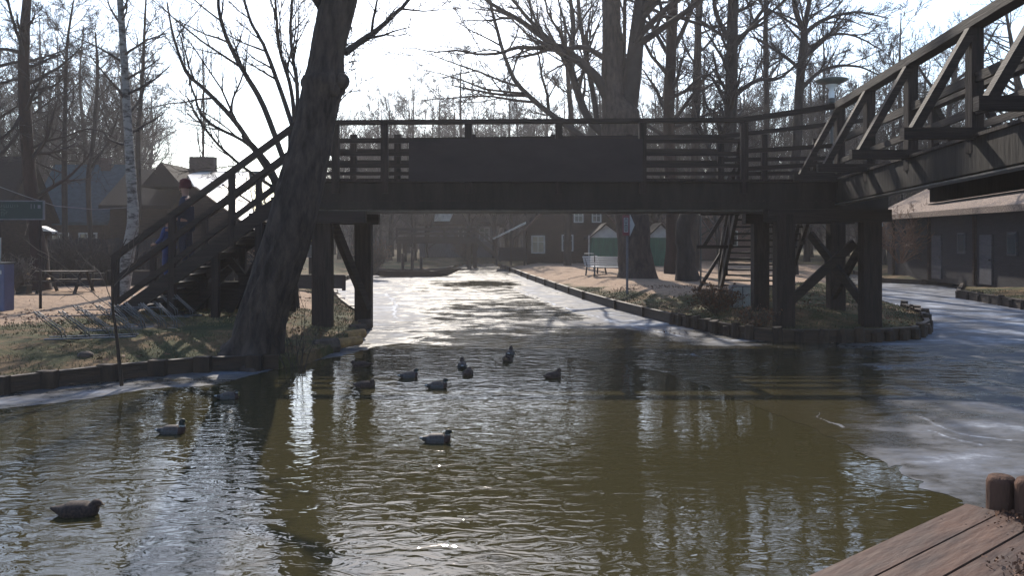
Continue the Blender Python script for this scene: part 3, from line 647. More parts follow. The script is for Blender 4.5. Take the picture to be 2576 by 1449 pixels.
straight('tall_tree', 23, 33, [(1728, 706, 66), (1724, 640, 44), (1722, 560, 38), (1790, 440, 34), (1832, 340, 33), (1838, 250, 31), (1841, 100, 28), (1845, -60, 24), (1850, -300, 12)], 'stout dark tree rising behind the banner end of the railing', limbs=([(1850, 235, 13), (1905, 200, 10), (1960, 190, 7), (2030, 120, 4)], [(1838, 110, 14), (1800, 30, 11), (1790, -60, 7)], [(1845, 120, 13), (1900, 50, 10), (1960, -30, 6)], [(1835, 280, 10), (1780, 190, 7), (1700, 240, 4)]), kidsn=(22, .4, .99, 60, 4), lv=((8, 45, .45), (7, 42, .5), (4, 40, .6)))
straight('tall_tree', 24, 46, [(1905, 690, 20), (1915, 500, 16), (1928, 300, 15), (1925, 100, 12), (1930, -100, 9), (1935, -260, 4)], 'thin crooked tree left of the disc shaped lamp')
straight('tall_tree', 25, 38, [(1985, 690, 40), (1992, 500, 27), (2004, 350, 24), (2012, 200, 22), (2022, 90, 18), (2024, 60, 14), (2040, -30, 10), (2050, -200, 4)], 'broad crowned dark tree behind the disc shaped lamp', limbs=([(2022, 80, 15), (1998, 20, 12), (1990, -80, 8), (1960, -200, 4)], [(2018, 88, 13), (2070, 50, 10), (2150, 30, 6), (2230, 45, 3)], [(2014, 150, 12), (2080, 90, 8), (2150, 90, 5), (2220, 130, 3)], [(2008, 230, 12), (2070, 175, 9), (2150, 165, 6), (2230, 200, 3)], [(2016, 175, 10), (1960, 130, 8), (1900, 90, 4)]), lv=((10, 42, .45), (8, 38, .55), (5, 34, .6)), kidsn=(16, .4, .95, 60, 4.2), rmin=.0055)
straight('tall_tree', 26, 52, [(1425, 690, 20), (1430, 500, 17), (1437, 330, 14), (1425, 150, 10), (1420, 40, 5)], 'small round crowned tree showing through the left limbs of the forked tree')
straight('tall_tree', 27, 47, [(2330, 690, 20), (2360, 500, 17), (2380, 330, 14), (2400, 190, 10), (2430, 60, 5)], 'loose twiggy tree behind the right hand railing', limbs=([(2390, 260, 10), (2330, 200, 7), (2290, 120, 4)], [(2395, 210, 9), (2460, 150, 6), (2510, 60, 4)]), kidsn=(18, .35, .99, 60, 3.4), lv=((9, 45, .5), (7, 42, .5)))
straight('tall_tree', 28, 40, [(2600, 690, 30), (2590, 500, 25), (2570, 300, 20), (2550, 150, 12), (2530, 30, 6)], 'dense bluish twigged tree at the upper right corner beyond the railing', kidsn=(24, .3, .99, 60, 3.6), lv=((9, 45, .5), (8, 42, .5)))
# left side
straight('tall_tree', 31, 27, [(100, 735, 54), (98, 640, 40), (85, 560, 33), (72, 420, 30), (62, 260, 27), (60, 150, 26), (64, 60, 22), (70, -50, 18), (80, -250, 8)], 'dark reddish trunk beside the green sign at the far left', mt=M_bark_red, limbs=([(62, 270, 10), (30, 320, 8), (-20, 360, 5)], [(56, 195, 8), (30, 200, 6), (-30, 215, 4)], [(66, 160, 9), (48, 90, 8), (20, 0, 6)], [(70, 380, 8), (110, 358, 6), (160, 345, 5), (225, 325, 4), (290, 350, 3), (330, 400, 2)]), kidsn=(14, .3, .95, 70, 2.6), lv=((7, 40, .55), (6, 38, .6), (3, 34, .6)), rmin=.0045)
straight('tall_tree', 32, 34, [(165, 725, 18), (163, 560, 14), (162, 400, 12), (165, 250, 10), (168, 120, 7), (185, 0, 4)], 'slender dark trunk between the reddish trunk and the birch', kidsn=(22, .35, .99, 55, 2.8), lv=((7, 40, .55), (6, 38, .6), (4, 34, .6)), rmin=.0045)
straight('birch_tree', 33, 25, [(305, 748, 34), (322, 640, 30), (334, 560, 29), (332, 480, 25), (325, 380, 22), (318, 250, 20), (310, 120, 17), (302, 0, 15), (295, -150, 10), (290, -300, 4)], 'pale barked birch standing just behind the left steps', mt=M_birch, kidsn=(20, .45, .99, 60, 2.2), lv=((7, 45, .5), (6, 42, .5)), rmin=.005)
straight('tall_tree', 34, 36, [(352, 725, 16), (350, 500, 12), (347, 350, 11), (358, 200, 9), (364, 60, 6), (370, -60, 3)], 'thin dark tree close to the right of the birch', kidsn=(22, .4, .99, 60, 2.4), lv=((7, 45, .5), (6, 42, .5)), rmin=.006)
straight('tall_tree', 35, 40, [(235, 725, 14), (222, 470, 12), (235, 350, 10), (245, 200, 8), (240, 80, 4)], 'crooked thin tree behind the blue roofed house', kidsn=(20, .35, .99, 55, 3), lv=((7, 40, .55), (6, 38, .6), (4, 34, .6)), rmin=.0045, limbs=([(232, 420, 7), (275, 350, 6), (300, 280, 4)],))
straight('tall_tree', 36, 60, [(512, 640, 8), (511, 420, 7), (512, 280, 5), (510, 120, 3)], 'single thin poplar seen against the bright sky above the steps', kidsn=(26, .3, .99, 22, 3.4), lv=((5, 25, .4),), rmin=.009, up=.2)
straight('tall_tree', 37, 30, [(-60, 740, 40), (-50, 500, 32), (-40, 250, 26), (-30, 0, 20), (-20, -200, 8)], 'dark tree whose branches enter at the left frame edge', kidsn=(18, .3, .99, 65, 4), lv=((7, 45, .5), (6, 42, .5)), rmin=.006)

# proto trees for the wood behind, copied
protos = []
for s_ in range(9):
    r_ = np.random.default_rng(100+s_); hgt = 1.0*r_.uniform(14, 19); x_ = r_.normal()*.5; mid = hgt*.5
    tk = [(0, 0, -.2, .32), (.05, 0, 1.2, .22), (x_*.5, .1, mid*.6, .18), (x_, 0, mid, .15), (x_*1.4, .2, hgt*.75, .10), (x_*1.2, 0, hgt, .03)]
    lm = [[(x_*z/mid*.6, 0, z, .10), (x_*z/mid+a*1.2, b_*1.2, z+2.0, .075), (x_+a*2.4, b_*2.2, z+4.4, .05), (x_+a*2.9, b_*3.0, z+7, .02)] for z, a, b_ in [(hgt*r_.uniform(.2, .5), r_.uniform(-1, 1), r_.uniform(-1, 1)) for _ in range(4)]]
    t_ = make_tree('wood_tree', 200+s_, [tk]+lm, 'bare tree of the hazy wood beyond the canal and houses', group='bare trees of the wood', m_tr=M_bark, m_tw=M_twigfar, levels=((7, 36, .55), (6, 34, .62), (4, 30, .7)), trunk_kids=(22, .2, .99, 42, 5.0), rmin=.0085, trunk_n=8, loc=(0, 0, 0))
    protos.append(t_)
spots = []
rr_ = random.Random(3)
def place(px_, D, sc_):
    q = (np.array([(px_-CX)/F*D]), np.array([float(D)]))
    if inside(*q, WATER)[0] or sdist(*q, WATER)[0] < 1.0: return     # no tree stands in the canal
    spots.append((px_, D, sc_))
for i in range(46): place(870+i*37+rr_.uniform(-14, 14), rr_.uniform(78, 120), rr_.uniform(.85, 1.15))
for i in range(26): place(860+i*44+rr_.uniform(-20, 20), rr_.uniform(62, 76), rr_.uniform(.6, .85))
for i in range(26): place(1900+i*38+rr_.uniform(-20, 20), rr_.uniform(52, 80), rr_.uniform(.62, .95))
for i in range(18): place(-260+i*37+rr_.uniform(-12, 12), rr_.uniform(62, 92), rr_.uniform(.75, 1.05)) 
for i in range(12): place(-700+i*50, rr_.uniform(40, 70), rr_.uniform(.8, 1.1))
for i in range(10): place(2750+i*70, rr_.uniform(34, 60), rr_.uniform(.8, 1.1))
for i in range(9): place(930+i*62+rr_.uniform(-15, 15), rr_.uniform(130, 160), 1.1)
for i in range(22): place(850+i*38+rr_.uniform(-16, 16), rr_.uniform(72, 90), rr_.uniform(.72, 1.0))
for i in range(9): place(1640+i*76+rr_.uniform(-20, 20), rr_.uniform(54, 70), rr_.uniform(.75, 1.0))
for i in range(8): place(-60+i*56+rr_.uniform(-15, 15), rr_.uniform(60, 72), rr_.uniform(.9, 1.1))
for i, (px_, D, s_) in enumerate(spots):
    src = protos[i % 9]; o = src if i < 9 else copy_tree(src)
    if px_ > 400 and px_ < 620: s_ *= .5
    o.location = ((px_-CX)/F*D, D, .3); o.rotation_euler = (0, 0, rr_.uniform(0, 6.28)); o.scale = (s_, s_, s_)
del spots

# ---------------------------------------------------------------- bushes and plants
def bush(name, seed, p, hgt, n, label, mtw, spread=35, lv=((5, 35, .5), (4, 35, .5)), rmin=.004, r0=.014, cat='bush', leafy=0, up=.05):
    r = np.random.default_rng(seed); base = Vector(p); a = r.uniform(0, 2*np.pi, n); tl = np.radians(spread)*np.sqrt(r.random(n)); k = 6
    d = np.stack([np.sin(tl)*np.cos(a), np.sin(tl)*np.sin(a), np.cos(tl)], -1); L_ = hgt*r.uniform(.6, 1.1, n); Pn = np.empty((n, k, 3)); Pn[:, 0] = d*[.12, .12, 0]*hgt*.5
    for j in range(1, k):
        d = d+.08*r.normal(size=d.shape); d[:, 2] += up; d /= np.linalg.norm(d, axis=1, keepdims=True); Pn[:, j] = Pn[:, j-1]+d*(L_/(k-1))[:, None]
    Rn = r0*(1-np.linspace(0, 1, k)*.7)[None]*np.ones((n, 1)); parts = [tubes_np(Pn, Rn, 5)]; A_, B_ = Pn, Rn
    for m, ang, ln in lv:
        c = kids(A_, B_, m, .25, 1, ang, ln, 4, .14, up, r, .6, rmin); parts.append(tubes_np(*c, 3)); A_, B_ = c
    V, f = join(parts); mats = [mtw]; mi_ = None
    if leafy:
        e = A_[:, -1][r.integers(0, len(A_), leafy)]+r.normal(size=(leafy, 3))*.03; u = r.normal(size=(leafy, 3)); u /= np.linalg.norm(u, axis=1, keepdims=True); w = np.cross(u, r.normal(size=(leafy, 3))); w /= np.linalg.norm(w, axis=1, keepdims=True)
        s_ = r.uniform(.02, .045, (leafy, 1)); q = np.stack([e-u*s_, e+w*s_*.6, e+u*s_, e-w*s_*.6], 1).reshape(-1, 3)
        fl = np.arange(len(q)).reshape(-1, 4)+len(V); mi_ = np.concatenate([np.zeros(len(f)), np.ones(len(fl))]); V = np.concatenate([V, q]); f = np.concatenate([f, fl]); mats = [mtw, M_leaf]
    o = link(name, npmesh(name, V, f.ravel(), 4, mats, False, mi_)); o.location = base; return tag(o, label, cat)
def gp(x, y, z=.4): p = G(x, y, z); return (p.x, p.y, gz(p.x, p.y)-.02)
bush('shrub', 1, gp(48, 742), .95, 26, 'small pale stemmed shrub beside the grey blue bin', M_twigpale, 30)
bush('shrub', 2, gp(745, 905, .2), 1.5, 9, 'dark upright shoots growing on the bank beside the leaning trunk', M_twig, 18, lv=((3, 25, .4),), r0=.011)
bush('shrub', 3, gp(765, 900, .2), .45, 60, 'low brown tussock at the foot of the leaning tree', M_stake, 60, lv=((3, 35, .5),), r0=.004)
bush('shrub', 4, gp(1800, 775), .75, 40, 'rusty leaved low bush on the point left of the white boxes', M_twigpale, 60, leafy=1500)
bush('shrub', 5, gp(1700, 795), .5, 40, 'straw coloured clump on the bank edge before the path', M_twigpale, 65, leafy=200)
bush('shrub', 6, gp(1900, 815, .3), .5, 40, 'brownish dry clump between the corner posts', M_twigpale, 65, leafy=400)
bush('shrub', 7, (P(940, 684, 43).x, 43, .3), 1.6, 60, 'brown bush on the far left bank beside the pier post', M_twigpale, 45, leafy=1400, rmin=.008)
bush('shrub', 8, (P(1160, 672, 62).x, 68, .3), 2.0, 60, 'rusty red bush at the far bend of the canal', M_twigpale, 45, leafy=2500, rmin=.01)
bush('shrub', 9, (P(2262, 600, 39).x, 39, 1.0), 2.6, 30, 'reddish creeper twigs hanging at the left end of the barn', M_leaf, 60, rmin=.008, lv=((6, 45, .5), (5, 40, .5)))
bush('shrub', 10, (-17.5, 31.5, .4), 1.8, 60, 'dark tangled hedge plant behind the low plank wall', M_twig, 50, rmin=.008)
bush('shrub', 11, (-13.0, 31.6, .4), 1.6, 60, 'rounded dark bush right of the tangled hedge plant', M_twig, 55, rmin=.008)
bush('shrub', 12, (-9.2, 31.2, .4), 1.5, 50, 'brown bush partly behind the left steps', M_twigpale, 55, rmin=.008, leafy=600)
# foreground sapling with pale shoots
bs = G(306, 945, .2)
make_tree('sapling', 41, [[(bs.x, bs.y, .05, .028)]+[(P(x, y, bs.y).x, bs.y, P(x, y, bs.y).z, w) for x, y, w in ((297, 880, .026), (290, 820, .022), (284, 775, .02), (286, 700, .012), (300, 640, .009), (318, 600, .006))],
    pxl(bs.y, [(284, 775, 2.4), (240, 740, 1.8), (160, 660, 1.4), (60, 590, 1.0)], .4), pxl(bs.y, [(285, 770, 2.4), (250, 690, 1.7), (205, 650, 1.2), (170, 590, .9)], .3),
    pxl(bs.y, [(286, 720, 2.2), (330, 660, 2), (345, 560, 1.2)], .3), pxl(bs.y, [(288, 800, 2), (180, 730, 1.4), (50, 650, .9)], -.3)],
    'thin leafless sapling with pale shoots standing at the left bank edge', m_tr=M_stake, m_tw=M_twigpale, levels=((4, 40, .3),), rmin=.0035, trunk_n=8)
# grass, leaf litter
def blades(name, n, seed, region, hmin, hmax, m, w=.012):
    r = np.random.default_rng(seed); X_ = []; Y_ = []
    while sum(map(len, X_)) < n:
        x = r.uniform(region[0], region[1], 40000); y = r.uniform(region[2], region[3], 40000)
        d = sdist(x, y, WATER); inn = inside(x, y, WATER)
        pp = np.zeros(len(x), bool)
        for poly in (LP, RP): pp |= inside(x, y, poly)
        ok = ~inn & (d > .05) & (~pp | (r.random(len(x)) < .02)) & (fnoise(x, y, 1.3, 77)+.35*np.exp(-d/.6) > .38+.25*r.random(len(x)))
        X_.append(x[ok]); Y_.append(y[ok])
    x = np.concatenate(X_)[:n]; y = np.concatenate(Y_)[:n]; z = ground_h(x, y); n = len(x)
    hh = r.uniform(hmin, hmax, n); a = r.uniform(0, 6.28, n); ww_ = w*(1+.05*y); dx, dy = np.cos(a)*ww_/2, np.sin(a)*ww_/2; lx, ly = r.normal(size=n)*hh*.5, r.normal(size=n)*hh*.5
    V = np.stack([np.stack([x-dx, y-dy, z-.01], -1), np.stack([x+dx, y+dy, z-.01], -1), np.stack([x+lx, y+ly, z+hh], -1)], 1).reshape(-1, 3)
    o = link(name, npmesh(name, V, np.arange(3*n), 3, m)); return tag(o, 'short dry winter grass growing on the canal banks', 'grass', kind='stuff')
blades('grass', 42000, 5, (-14, 18, 9, 32), .015, .06, M_straw)
def litter(n, seed):
    r = np.random.default_rng(seed); x = r.uniform(-12, 14, n*3); y = r.uniform(9.5, 30, n*3); ok = ~inside(x, y, WATER); ok &= fnoise(x, y, .8, 55) > .50; x, y = x[ok][:n], y[ok][:n]; z = ground_h(x, y)+.012; n = len(x)
    c = np.stack([x, y, z], -1); a = r.uniform(0, 6.28, n); s_ = r.uniform(.02, .05, n); u = np.stack([np.cos(a)*s_, np.sin(a)*s_, r.normal(size=n)*.01], -1); w = np.stack([-np.sin(a)*s_*.6, np.cos(a)*s_*.6, r.normal(size=n)*.015], -1)
    V = np.stack([c-u, c+w, c+u, c-w], 1).reshape(-1, 3); o = link('fallen_leaves', npmesh('fallen_leaves', V, np.arange(4*n), 4, M_leaf)); tag(o, 'brown fallen leaves scattered over the banks', 'leaves', kind='stuff')
litter(6500, 6)
# the far-off wood that closes the view, one mass of stems and twigs
rw = np.random.default_rng(77); n_ = 5200; a_ = rw.uniform(R(-42), R(42), n_); d_ = rw.uniform(125, 215, n_); bx_, by_ = d_*np.sin(a_), d_*np.cos(a_); h_ = rw.uniform(1.5, 15, n_)*(1-.55*np.exp(-((a_+.36)/.09)**2)); k_ = 5
Pn = np.empty((n_, k_, 3)); Pn[:, 0] = np.stack([bx_, by_, np.full(n_, .2)], -1); dr_ = np.stack([rw.normal(size=n_)*.16, rw.normal(size=n_)*.1, np.ones(n_)], -1)
for j in range(1, k_): dr_ = dr_+rw.normal(size=dr_.shape)*.07; Pn[:, j] = Pn[:, j-1]+dr_*(h_/(k_-1))[:, None]
Rn = rw.uniform(.06, .19, (n_, 1))*(1-np.linspace(0, 1, k_)*.75)[None]; pr_ = [tubes_np(Pn, Rn, 4)]; cA = kids(Pn, Rn, 9, .1, 1, 45, .4, 4, .15, .08, rw, .6, .028); pr_.append(tubes_np(*cA, 3)); cB = kids(*cA, 4, .2, 1, 45, .5, 3, .15, .05, rw, .6, .024); pr_.append(tubes_np(*cB, 3))
V, f = join(pr_); tag(link('distant_wood', npmesh('distant_wood', V, f.ravel(), 4, M_twigfar)), 'far off bare wood closing the view behind the houses', 'wood', kind='stuff')

# ---------------------------------------------------------------- buildings
def house(name, label, x0, x1, y0, y1, z0, eave, ridge, along, mw, mr, wins=(), chims=(), over=.4, cat='house', doors=(), tri=None, roof_t=.18):
    """walls box + gable roof; along='x' or 'y' is the ridge direction; wins on the front (y0) as (x,z,w,h)"""
    t = empty(name, ((x0+x1)/2, (y0+y1)/2, z0), label, cat)
    b = MB(); b.box(((x0+x1)/2, (y0+y1)/2, (z0+eave)/2), (x1-x0, y1-y0, eave-z0))
    if along == 'x':
        ym = (y0+y1)/2
        for xe in (x0, x1-.2): b.prism([(xe, y0, eave-.001), (xe, y1, eave-.001), (xe, ym, ridge-.1)], (.2, 0, 0))
        b.build('wall', mw, t)
        r_ = MB(); sl_ = (ridge-eave)/(ym-y0); o_ = over
        for s_, ye in ((1, y0-o_), (-1, y1+o_)):
            r_.prism([(x0-o_, ye, eave-o_*sl_), (x0-o_, ym, ridge), (x0-o_, ym, ridge+roof_t), (x0-o_, ye, eave-o_*sl_+roof_t)], (x1-x0+2*o_, 0, 0))
    else:
        xm = (x0+x1)/2
        b.prism([(x0, y0, eave-.001), (x1, y0, eave-.001), (xm, y0, ridge-.1)], (0, y1-y0, 0)); b.build('wall', mw, t)
        r_ = MB(); sl_ = (ridge-eave)/(xm-x0); o_ = over
        for xe in (x0-o_, x1+o_):
            r_.prism([(xe, y0-o_, eave-o_*sl_), (xm, y0-o_, ridge), (xm, y0-o_, ridge+roof_t), (xe, y0-o_, eave-o_*sl_+roof_t)], (0, y1-y0+2*o_, 0))
    rf = r_.build('roof', mr, t)
    for (cx_, cy_, cz0, cz1, w_) in chims:
        c = MB(); c.box((cx_, cy_, (cz0+cz1)/2), (w_, w_*.8, cz1-cz0)); c.box((cx_, cy_, cz1+.06), (w_+.14, w_*.8+.14, .12)); c.build('chimney', M_chim, rf)
    for (wx, wz, w_, h_) in wins:
        fr_ = MB(); e = .09
        fr_.box((wx-w_/2, y0-.03, wz), (e, .08, h_)); fr_.box((wx+w_/2, y0-.03, wz), (e, .08, h_)); fr_.box((wx, y0-.028, wz+h_/2), (w_+e, .08, e)); fr_.box((wx, y0-.028, wz-h_/2), (w_+e, .1, e)); fr_.box((wx, y0-.025, wz), (e*.6, .06, h_-e)); fr_.box((wx, y0-.023, wz+h_*.15), (w_-e, .05, e*.5))
        f_ = fr_.build('window', M_white, t); MB().box((wx, y0-.008, wz), (w_-.05, .03, h_-.05)).build('pane', M_glass, f_)
    for (wx, w_, h_) in doors:
        d_ = MB(); d_.box((wx, y0-.02, z0+h_/2), (w_, .07, h_)); d_.build('door', M_grey if mw is M_walld else M_wallb, t)
    return t
def hx(x, D): return (x-CX)/F*D
def hz(y, D): return H+(HZ-y)/F*D
# left group
D = 46
house('house', 'blue slate roofed house behind the slender dark trunk, with a tall chimney', hx(92, D), hx(262, D), D, D+5, .3, hz(545, D), hz(421, D+2.5), 'x', M_wallb, M_roofb, wins=((hx(150, D), 1.9, 1.0, 1.2), (hx(222, D), 1.9, 1.0, 1.2)), chims=((hx(262, D+3), D+3.0, 4.5, hz(403, D+3.0), .7), (hx(283, D+3), D+2.4, 4.5, hz(420, D+2.4), .6)))
D = 36
house('house', 'brown gabled house at the far left frame edge behind the green sign', hx(-260, D), hx(2, D), D, D+4, .3, hz(540, D), hz(402, D+2), 'x', M_wallb, M_roofd, wins=((hx(-22, D), 1.7, .8, 1.0), (hx(-90, D), 1.7, .9, 1.1)), over=.25)
D = 43
house('house', 'dark house with a small pointed gable behind the birch', hx(300, D), hx(440, D), D-1, D+5, .3, hz(515, D), hz(433, D+2), 'x', M_wallb, M_roofd, wins=((hx(400, D), 1.9, 1.0, 1.2),), )
tt = MB(); tt.prism([P(352, 470, 41), P(460, 470, 41), P(406, 408, 41)], (0, 4, 0)); 
tt.thing('roof_dormer', M_roofd, 'dark pointed dormer gable rising between the birch and the red hat', 'dormer')
# low-pitched glaring roof right of the person
D = 33
t = empty('outbuilding', (hx(540, D), D+6, .3), 'low building with a glaring pale roof seen through the left stair railings', 'outbuilding')
MB().box((hx(565, D+6), D+6.5, (hz(552, D)+.3)/2), (3.4, 12, hz(552, D)-.3)).build('wall', M_wallb, t)
pr = [P(505, 505, D), P(640, 592, D), P(625, 438, D+12), P(468, 438, D+12)]
MB().prism(pr, (0, 0, .12)).build('roof', M_pale, t)
rf = MB(); rf.prism([P(476, 444, D+12.2), P(660, 452, D+12.2), P(660, 430, D+12.2), P(476, 430, D+12.2)], (0, .5, 0)); rr2 = rf.build('roof_ridge', M_roofb, t)
for cx__, w_ in ((493, .6), (523, .85)): p = P(cx__, 0, D+12.5); MB().box((p.x, p.y, hz(417, D+12.5)), (w_, .5, 1.0)).build('chimney', M_chim, t)
MB().prism([P(478, 474, D-1), P(486, 468, D-1), P(650, 590, D-1), P(650, 640, D-1), P(478, 640, D-1)], (0, .3, 0)).thing('gable_wall', M_wallb, 'dark gable end with a roof slope falling right behind the left steps', 'gable')

# middle distance under the bridge
D = 57
house('house', 'brown boarded riverside house with white windows seen under the bridge', hx(1325, D), hx(1560, D), D, D+9, .3, hz(578, D), hz(455, D), 'y', M_wallb, M_roofr, wins=((hx(1353, D), hz(615, D), .9, 1.2), (hx(1427, D), hz(611, D), .75, 1.1), (hx(1455, D), hz(546, D), .6, .7), (hx(1500, D), hz(546, D), .6, .7)), over=.3)
t = empty('porch', (hx(1290, D), D, .3), 'open porch with a pale sloping roof on the left of the riverside house', 'porch')
x0_, x1_ = hx(1240, D), hx(1322, D)
MB().prism([(x0_, D-1, hz(602, D)), (x1_, D-1, hz(563, D)), (x1_, D-1, hz(558, D)), (x0_, D-1, hz(599, D))], (0, 4, 0)).build('roof', M_pale, t)
for x_ in (1250, 1285, 1318): MB().box((hx(x_, D), D-.9, (.3+hz(598 if x_ < 1260 else 580, D))/2), (.14, .14, hz(598 if x_ < 1260 else 580, D)-.3)).build('post', M_wood, t)
MB().box((hx(1290, D), D+1, hz(640, D)), (hx(1322, D)-hx(1250, D), .1, 1.0)).build('parapet', M_walld, t)
D = 51
for (a_, c_, lab) in ((1488, 1562, 'green painted hut with a pale gable left of the forked trunk'), (1632, 1692, 'green painted hut with a white gable right of the forked trunk')):
    t = empty('hut', (hx((a_+c_)/2, D), D+1.2, .3), lab, 'hut'); x0_, x1_ = hx(a_, D), hx(c_, D)
    MB().box(((x0_+x1_)/2, D+1.2, (.3+hz(598, D))/2), (x1_-x0_, 2.4, hz(598, D)-.3)).build('wall', M_green, t)
    MB().prism([(x0_-.1, D-.05, hz(598, D)), (x1_+.1, D-.05, hz(598, D)), ((x0_+x1_)/2, D-.05, hz(566, D))], (0, 2.5, 0)).build('gable', M_white, t)
    r_ = MB()
    for xe in (x0_-.25, x1_+.25): r_.prism([(xe, D-.3, hz(602, D)), ((x0_+x1_)/2, D-.3, hz(564, D)), ((x0_+x1_)/2, D-.3, hz(560, D)), (xe, D-.3, hz(599, D))], (0, 3, 0))
    r_.build('roof', M_roofd, t)
    MB().box(((x0_+x1_)/2, D-.03, hz(632, D)), ((x1_-x0_)*.45, .06, .9)).build('shutter', M_green, t)
D = 66
house('house', 'pinkish brick building in the haze behind the narrow lamp', hx(1690, D), hx(1990, D), D, D+10, .3, hz(548, D), hz(470, D), 'x', M_brick, M_roofr, wins=((hx(1735, D), 2.2, .9, 1.2), (hx(1840, D), 2.2, .9, 1.2)))
D = 72
house('house', 'far grey house with a pale lit gable at the canal bend', hx(1045, D), hx(1250, D), D+3, D+12, .3, hz(560, D), hz(480, D), 'x', mat('pale_grey_boards', (.10, .10, .115), (.06, .06, .07), .85, 2, .3, (6, 1, 1)), M_roofd, wins=((hx(1160, D), 2.6, .9, 1.2), (hx(1215, D), 2.6, .9, 1.2)))
MB().prism([P(1092, 556, D), P(1130, 556, D), P(1140, 535, D), P(1095, 530, D)], (0, .3, 0)).thing('sunlit_awning', M_pale, 'small sunlit yellowish awning high under the middle of the bridge', 'awning')
# the barn on the right
Vt = []
bA, bB = P(2232, 600, 43), P(2760, 600, 25)
bt = empty('barn', ((bA.x+bB.x)/2, (bA.y+bB.y)/2, .3), 'long low blue black barn with a sunlit shingle roof at the right', 'barn')
dr = Vector((bB.x-bA.x, bB.y-bA.y, 0)); Lb = dr.length; dr.normalize(); nr = Vector((dr.y, -dr.x, 0))
if nr.x > 0: nr = -nr
def bpnt(s, out, z): v = Vector((bA.x, bA.y, 0))+dr*s+nr*out; return (v.x, v.y, z)
ev = 3.3
MB().prism([bpnt(0, 0, .2), bpnt(Lb, 0, .2), bpnt(Lb, -7, .2), bpnt(0, -7, .2)], (0, 0, ev-.1)).build('wall', M_walld, bt)
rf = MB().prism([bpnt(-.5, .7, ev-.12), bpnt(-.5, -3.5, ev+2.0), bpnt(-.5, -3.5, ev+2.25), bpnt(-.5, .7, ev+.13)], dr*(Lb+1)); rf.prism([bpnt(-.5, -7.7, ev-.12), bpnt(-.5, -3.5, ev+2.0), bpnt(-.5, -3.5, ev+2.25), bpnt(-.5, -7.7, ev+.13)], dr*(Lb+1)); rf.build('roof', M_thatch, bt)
angb = math.atan2(dr.y, dr.x)
def sat(px_):    # distance along the barn wall seen at this column
    k_ = (px_-CX)/F; return (bA.x-k_*bA.y)/(k_*dr.y-dr.x)
for px_, w_, h_ in ((2358, 1.0, 2.0), (2482, 1.0, 2.0), (2600, 1.0, 2.0)):
    c = bpnt(sat(px_), .03, .35+h_/2); d_ = MB().box(c, (w_, .08, h_), angb).build('door', mat('barn_door', (.06, .058, .07), (.035, .034, .042), .7, 3, .2, (1, 1, 4)), bt)
    MB().box(bpnt(sat(px_)+.35, .1, 1.35), (.12, .06, .05), angb).build('handle', M_blackm, d_)
for px_ in (2420, 2548, 2290):
    f_ = MB().box(bpnt(sat(px_), .03, 2.0), (.7, .08, .9), angb).build('window', mat('barn_door', (.06, .058, .07), (.035, .034, .042)), bt); MB().box(bpnt(sat(px_), .055, 2.0), (.56, .06, .76), angb).build('pane', M_glass, f_)
for k_ in range(4):
    MB().box(bpnt(1.0+k_*Lb/4, .06, 1.7), (.14, .12, 2.9), angb).build('wall_post', M_wallb, bt)

# far footbridge
D = 60
t = empty('footbridge', (hx(1100, D), D, .3), 'distant blue grey footbridge with steps at the canal bend', 'footbridge')
MB().box((hx(1097, D), D, hz(604, D)), (hx(1195, D)-hx(1000, D), 1.6, .5)).build('deck', M_woodh, t)
for y_ in (577, 588): MB().box((hx(1097, D), D-.8, hz(y_, D)), (hx(1195, D)-hx(1000, D), .1, .2)).build('rail', M_woodh, t)
for x_ in (1002, 1040, 1080, 1120, 1160, 1194): MB().box((hx(x_, D), D-.8, hz(592, D)), (.16, .14, 1.1)).build('rail_post', M_wood, t)
for x_ in (1004, 1018, 1180, 1194): MB().box((hx(x_, D), D, 1.0), (.3, .3, 2.2)).build('pier_post', M_wood, t)
MB().beam((hx(1194, D), D-.6, hz(600, D)), (hx(1262, D), D-.6, hz(655, D)), .15, .3).beam((hx(1194, D), D-.6, hz(577, D)), (hx(1262, D), D-.6, hz(632, D)), .1, .13).build('staircase', M_woodh, t)

# ---------------------------------------------------------------- street furniture
# disc lamp behind the bridge
D = 22.0; lx = hx(2091, D)
t = empty('street_lamp', (lx, D, .4), 'disc topped street lamp with a milky globe above the bridge corner', 'street lamp')
MB().tube([(lx, D, .3), (lx, D, hz(262, D))], [.055, .04], 10).build('pole', M_blackm, t)
MB().lathe([(.05, hz(264, D)), (.1, hz(258, D)), (.1, hz(248, D)), (.06, hz(246, D))], (lx, D, 0), 16).build('collar', M_blackm, t)
MB().lathe([(.07, hz(247, D)), (.085, hz(236, D)), (.06, hz(226, D)), (.1, hz(220, D)), (.17, hz(212, D))], (lx, D, 0), 20).build('globe', mat('milky_glass', (.75, .76, .78), (.68, .69, .72), .3, 2, 0), t, True)
MB().lathe([(.02, hz(193, D)), (.2, hz(195, D)), (.43, hz(200, D)), (.44, hz(203, D)), (.30, hz(209, D)), (.15, hz(213, D)), (.02, hz(213, D))], (lx, D, 0), 28).build('lamp_shade', mat('green_grey_disc', (.10, .12, .11), (.07, .085, .08), .5), t, True)
for (x_, y0_, y1_, D, lab) in ((1762, 538, 722, 30, 'thin lamp pole with a small white head on the far path'), (2213, 570, 690, 36, 'white topped lamp pole standing before the barn')):
    t = empty('street_lamp', (hx(x_, D), D, .4), lab, 'street lamp')
    MB().tube([(hx(x_, D), D, .3), (hx(x_, D), D, hz(y0_, D))], [.035, .028], 8).build('pole', M_blackm if x_ < 2000 else M_grey, t)
    MB().lathe([(.03, -.05), (.1, .0), (.12, .1), (.08, .2), (.01, .22)], (hx(x_, D), D, hz(y0_, D)), 14).build('globe', M_white, t, True)
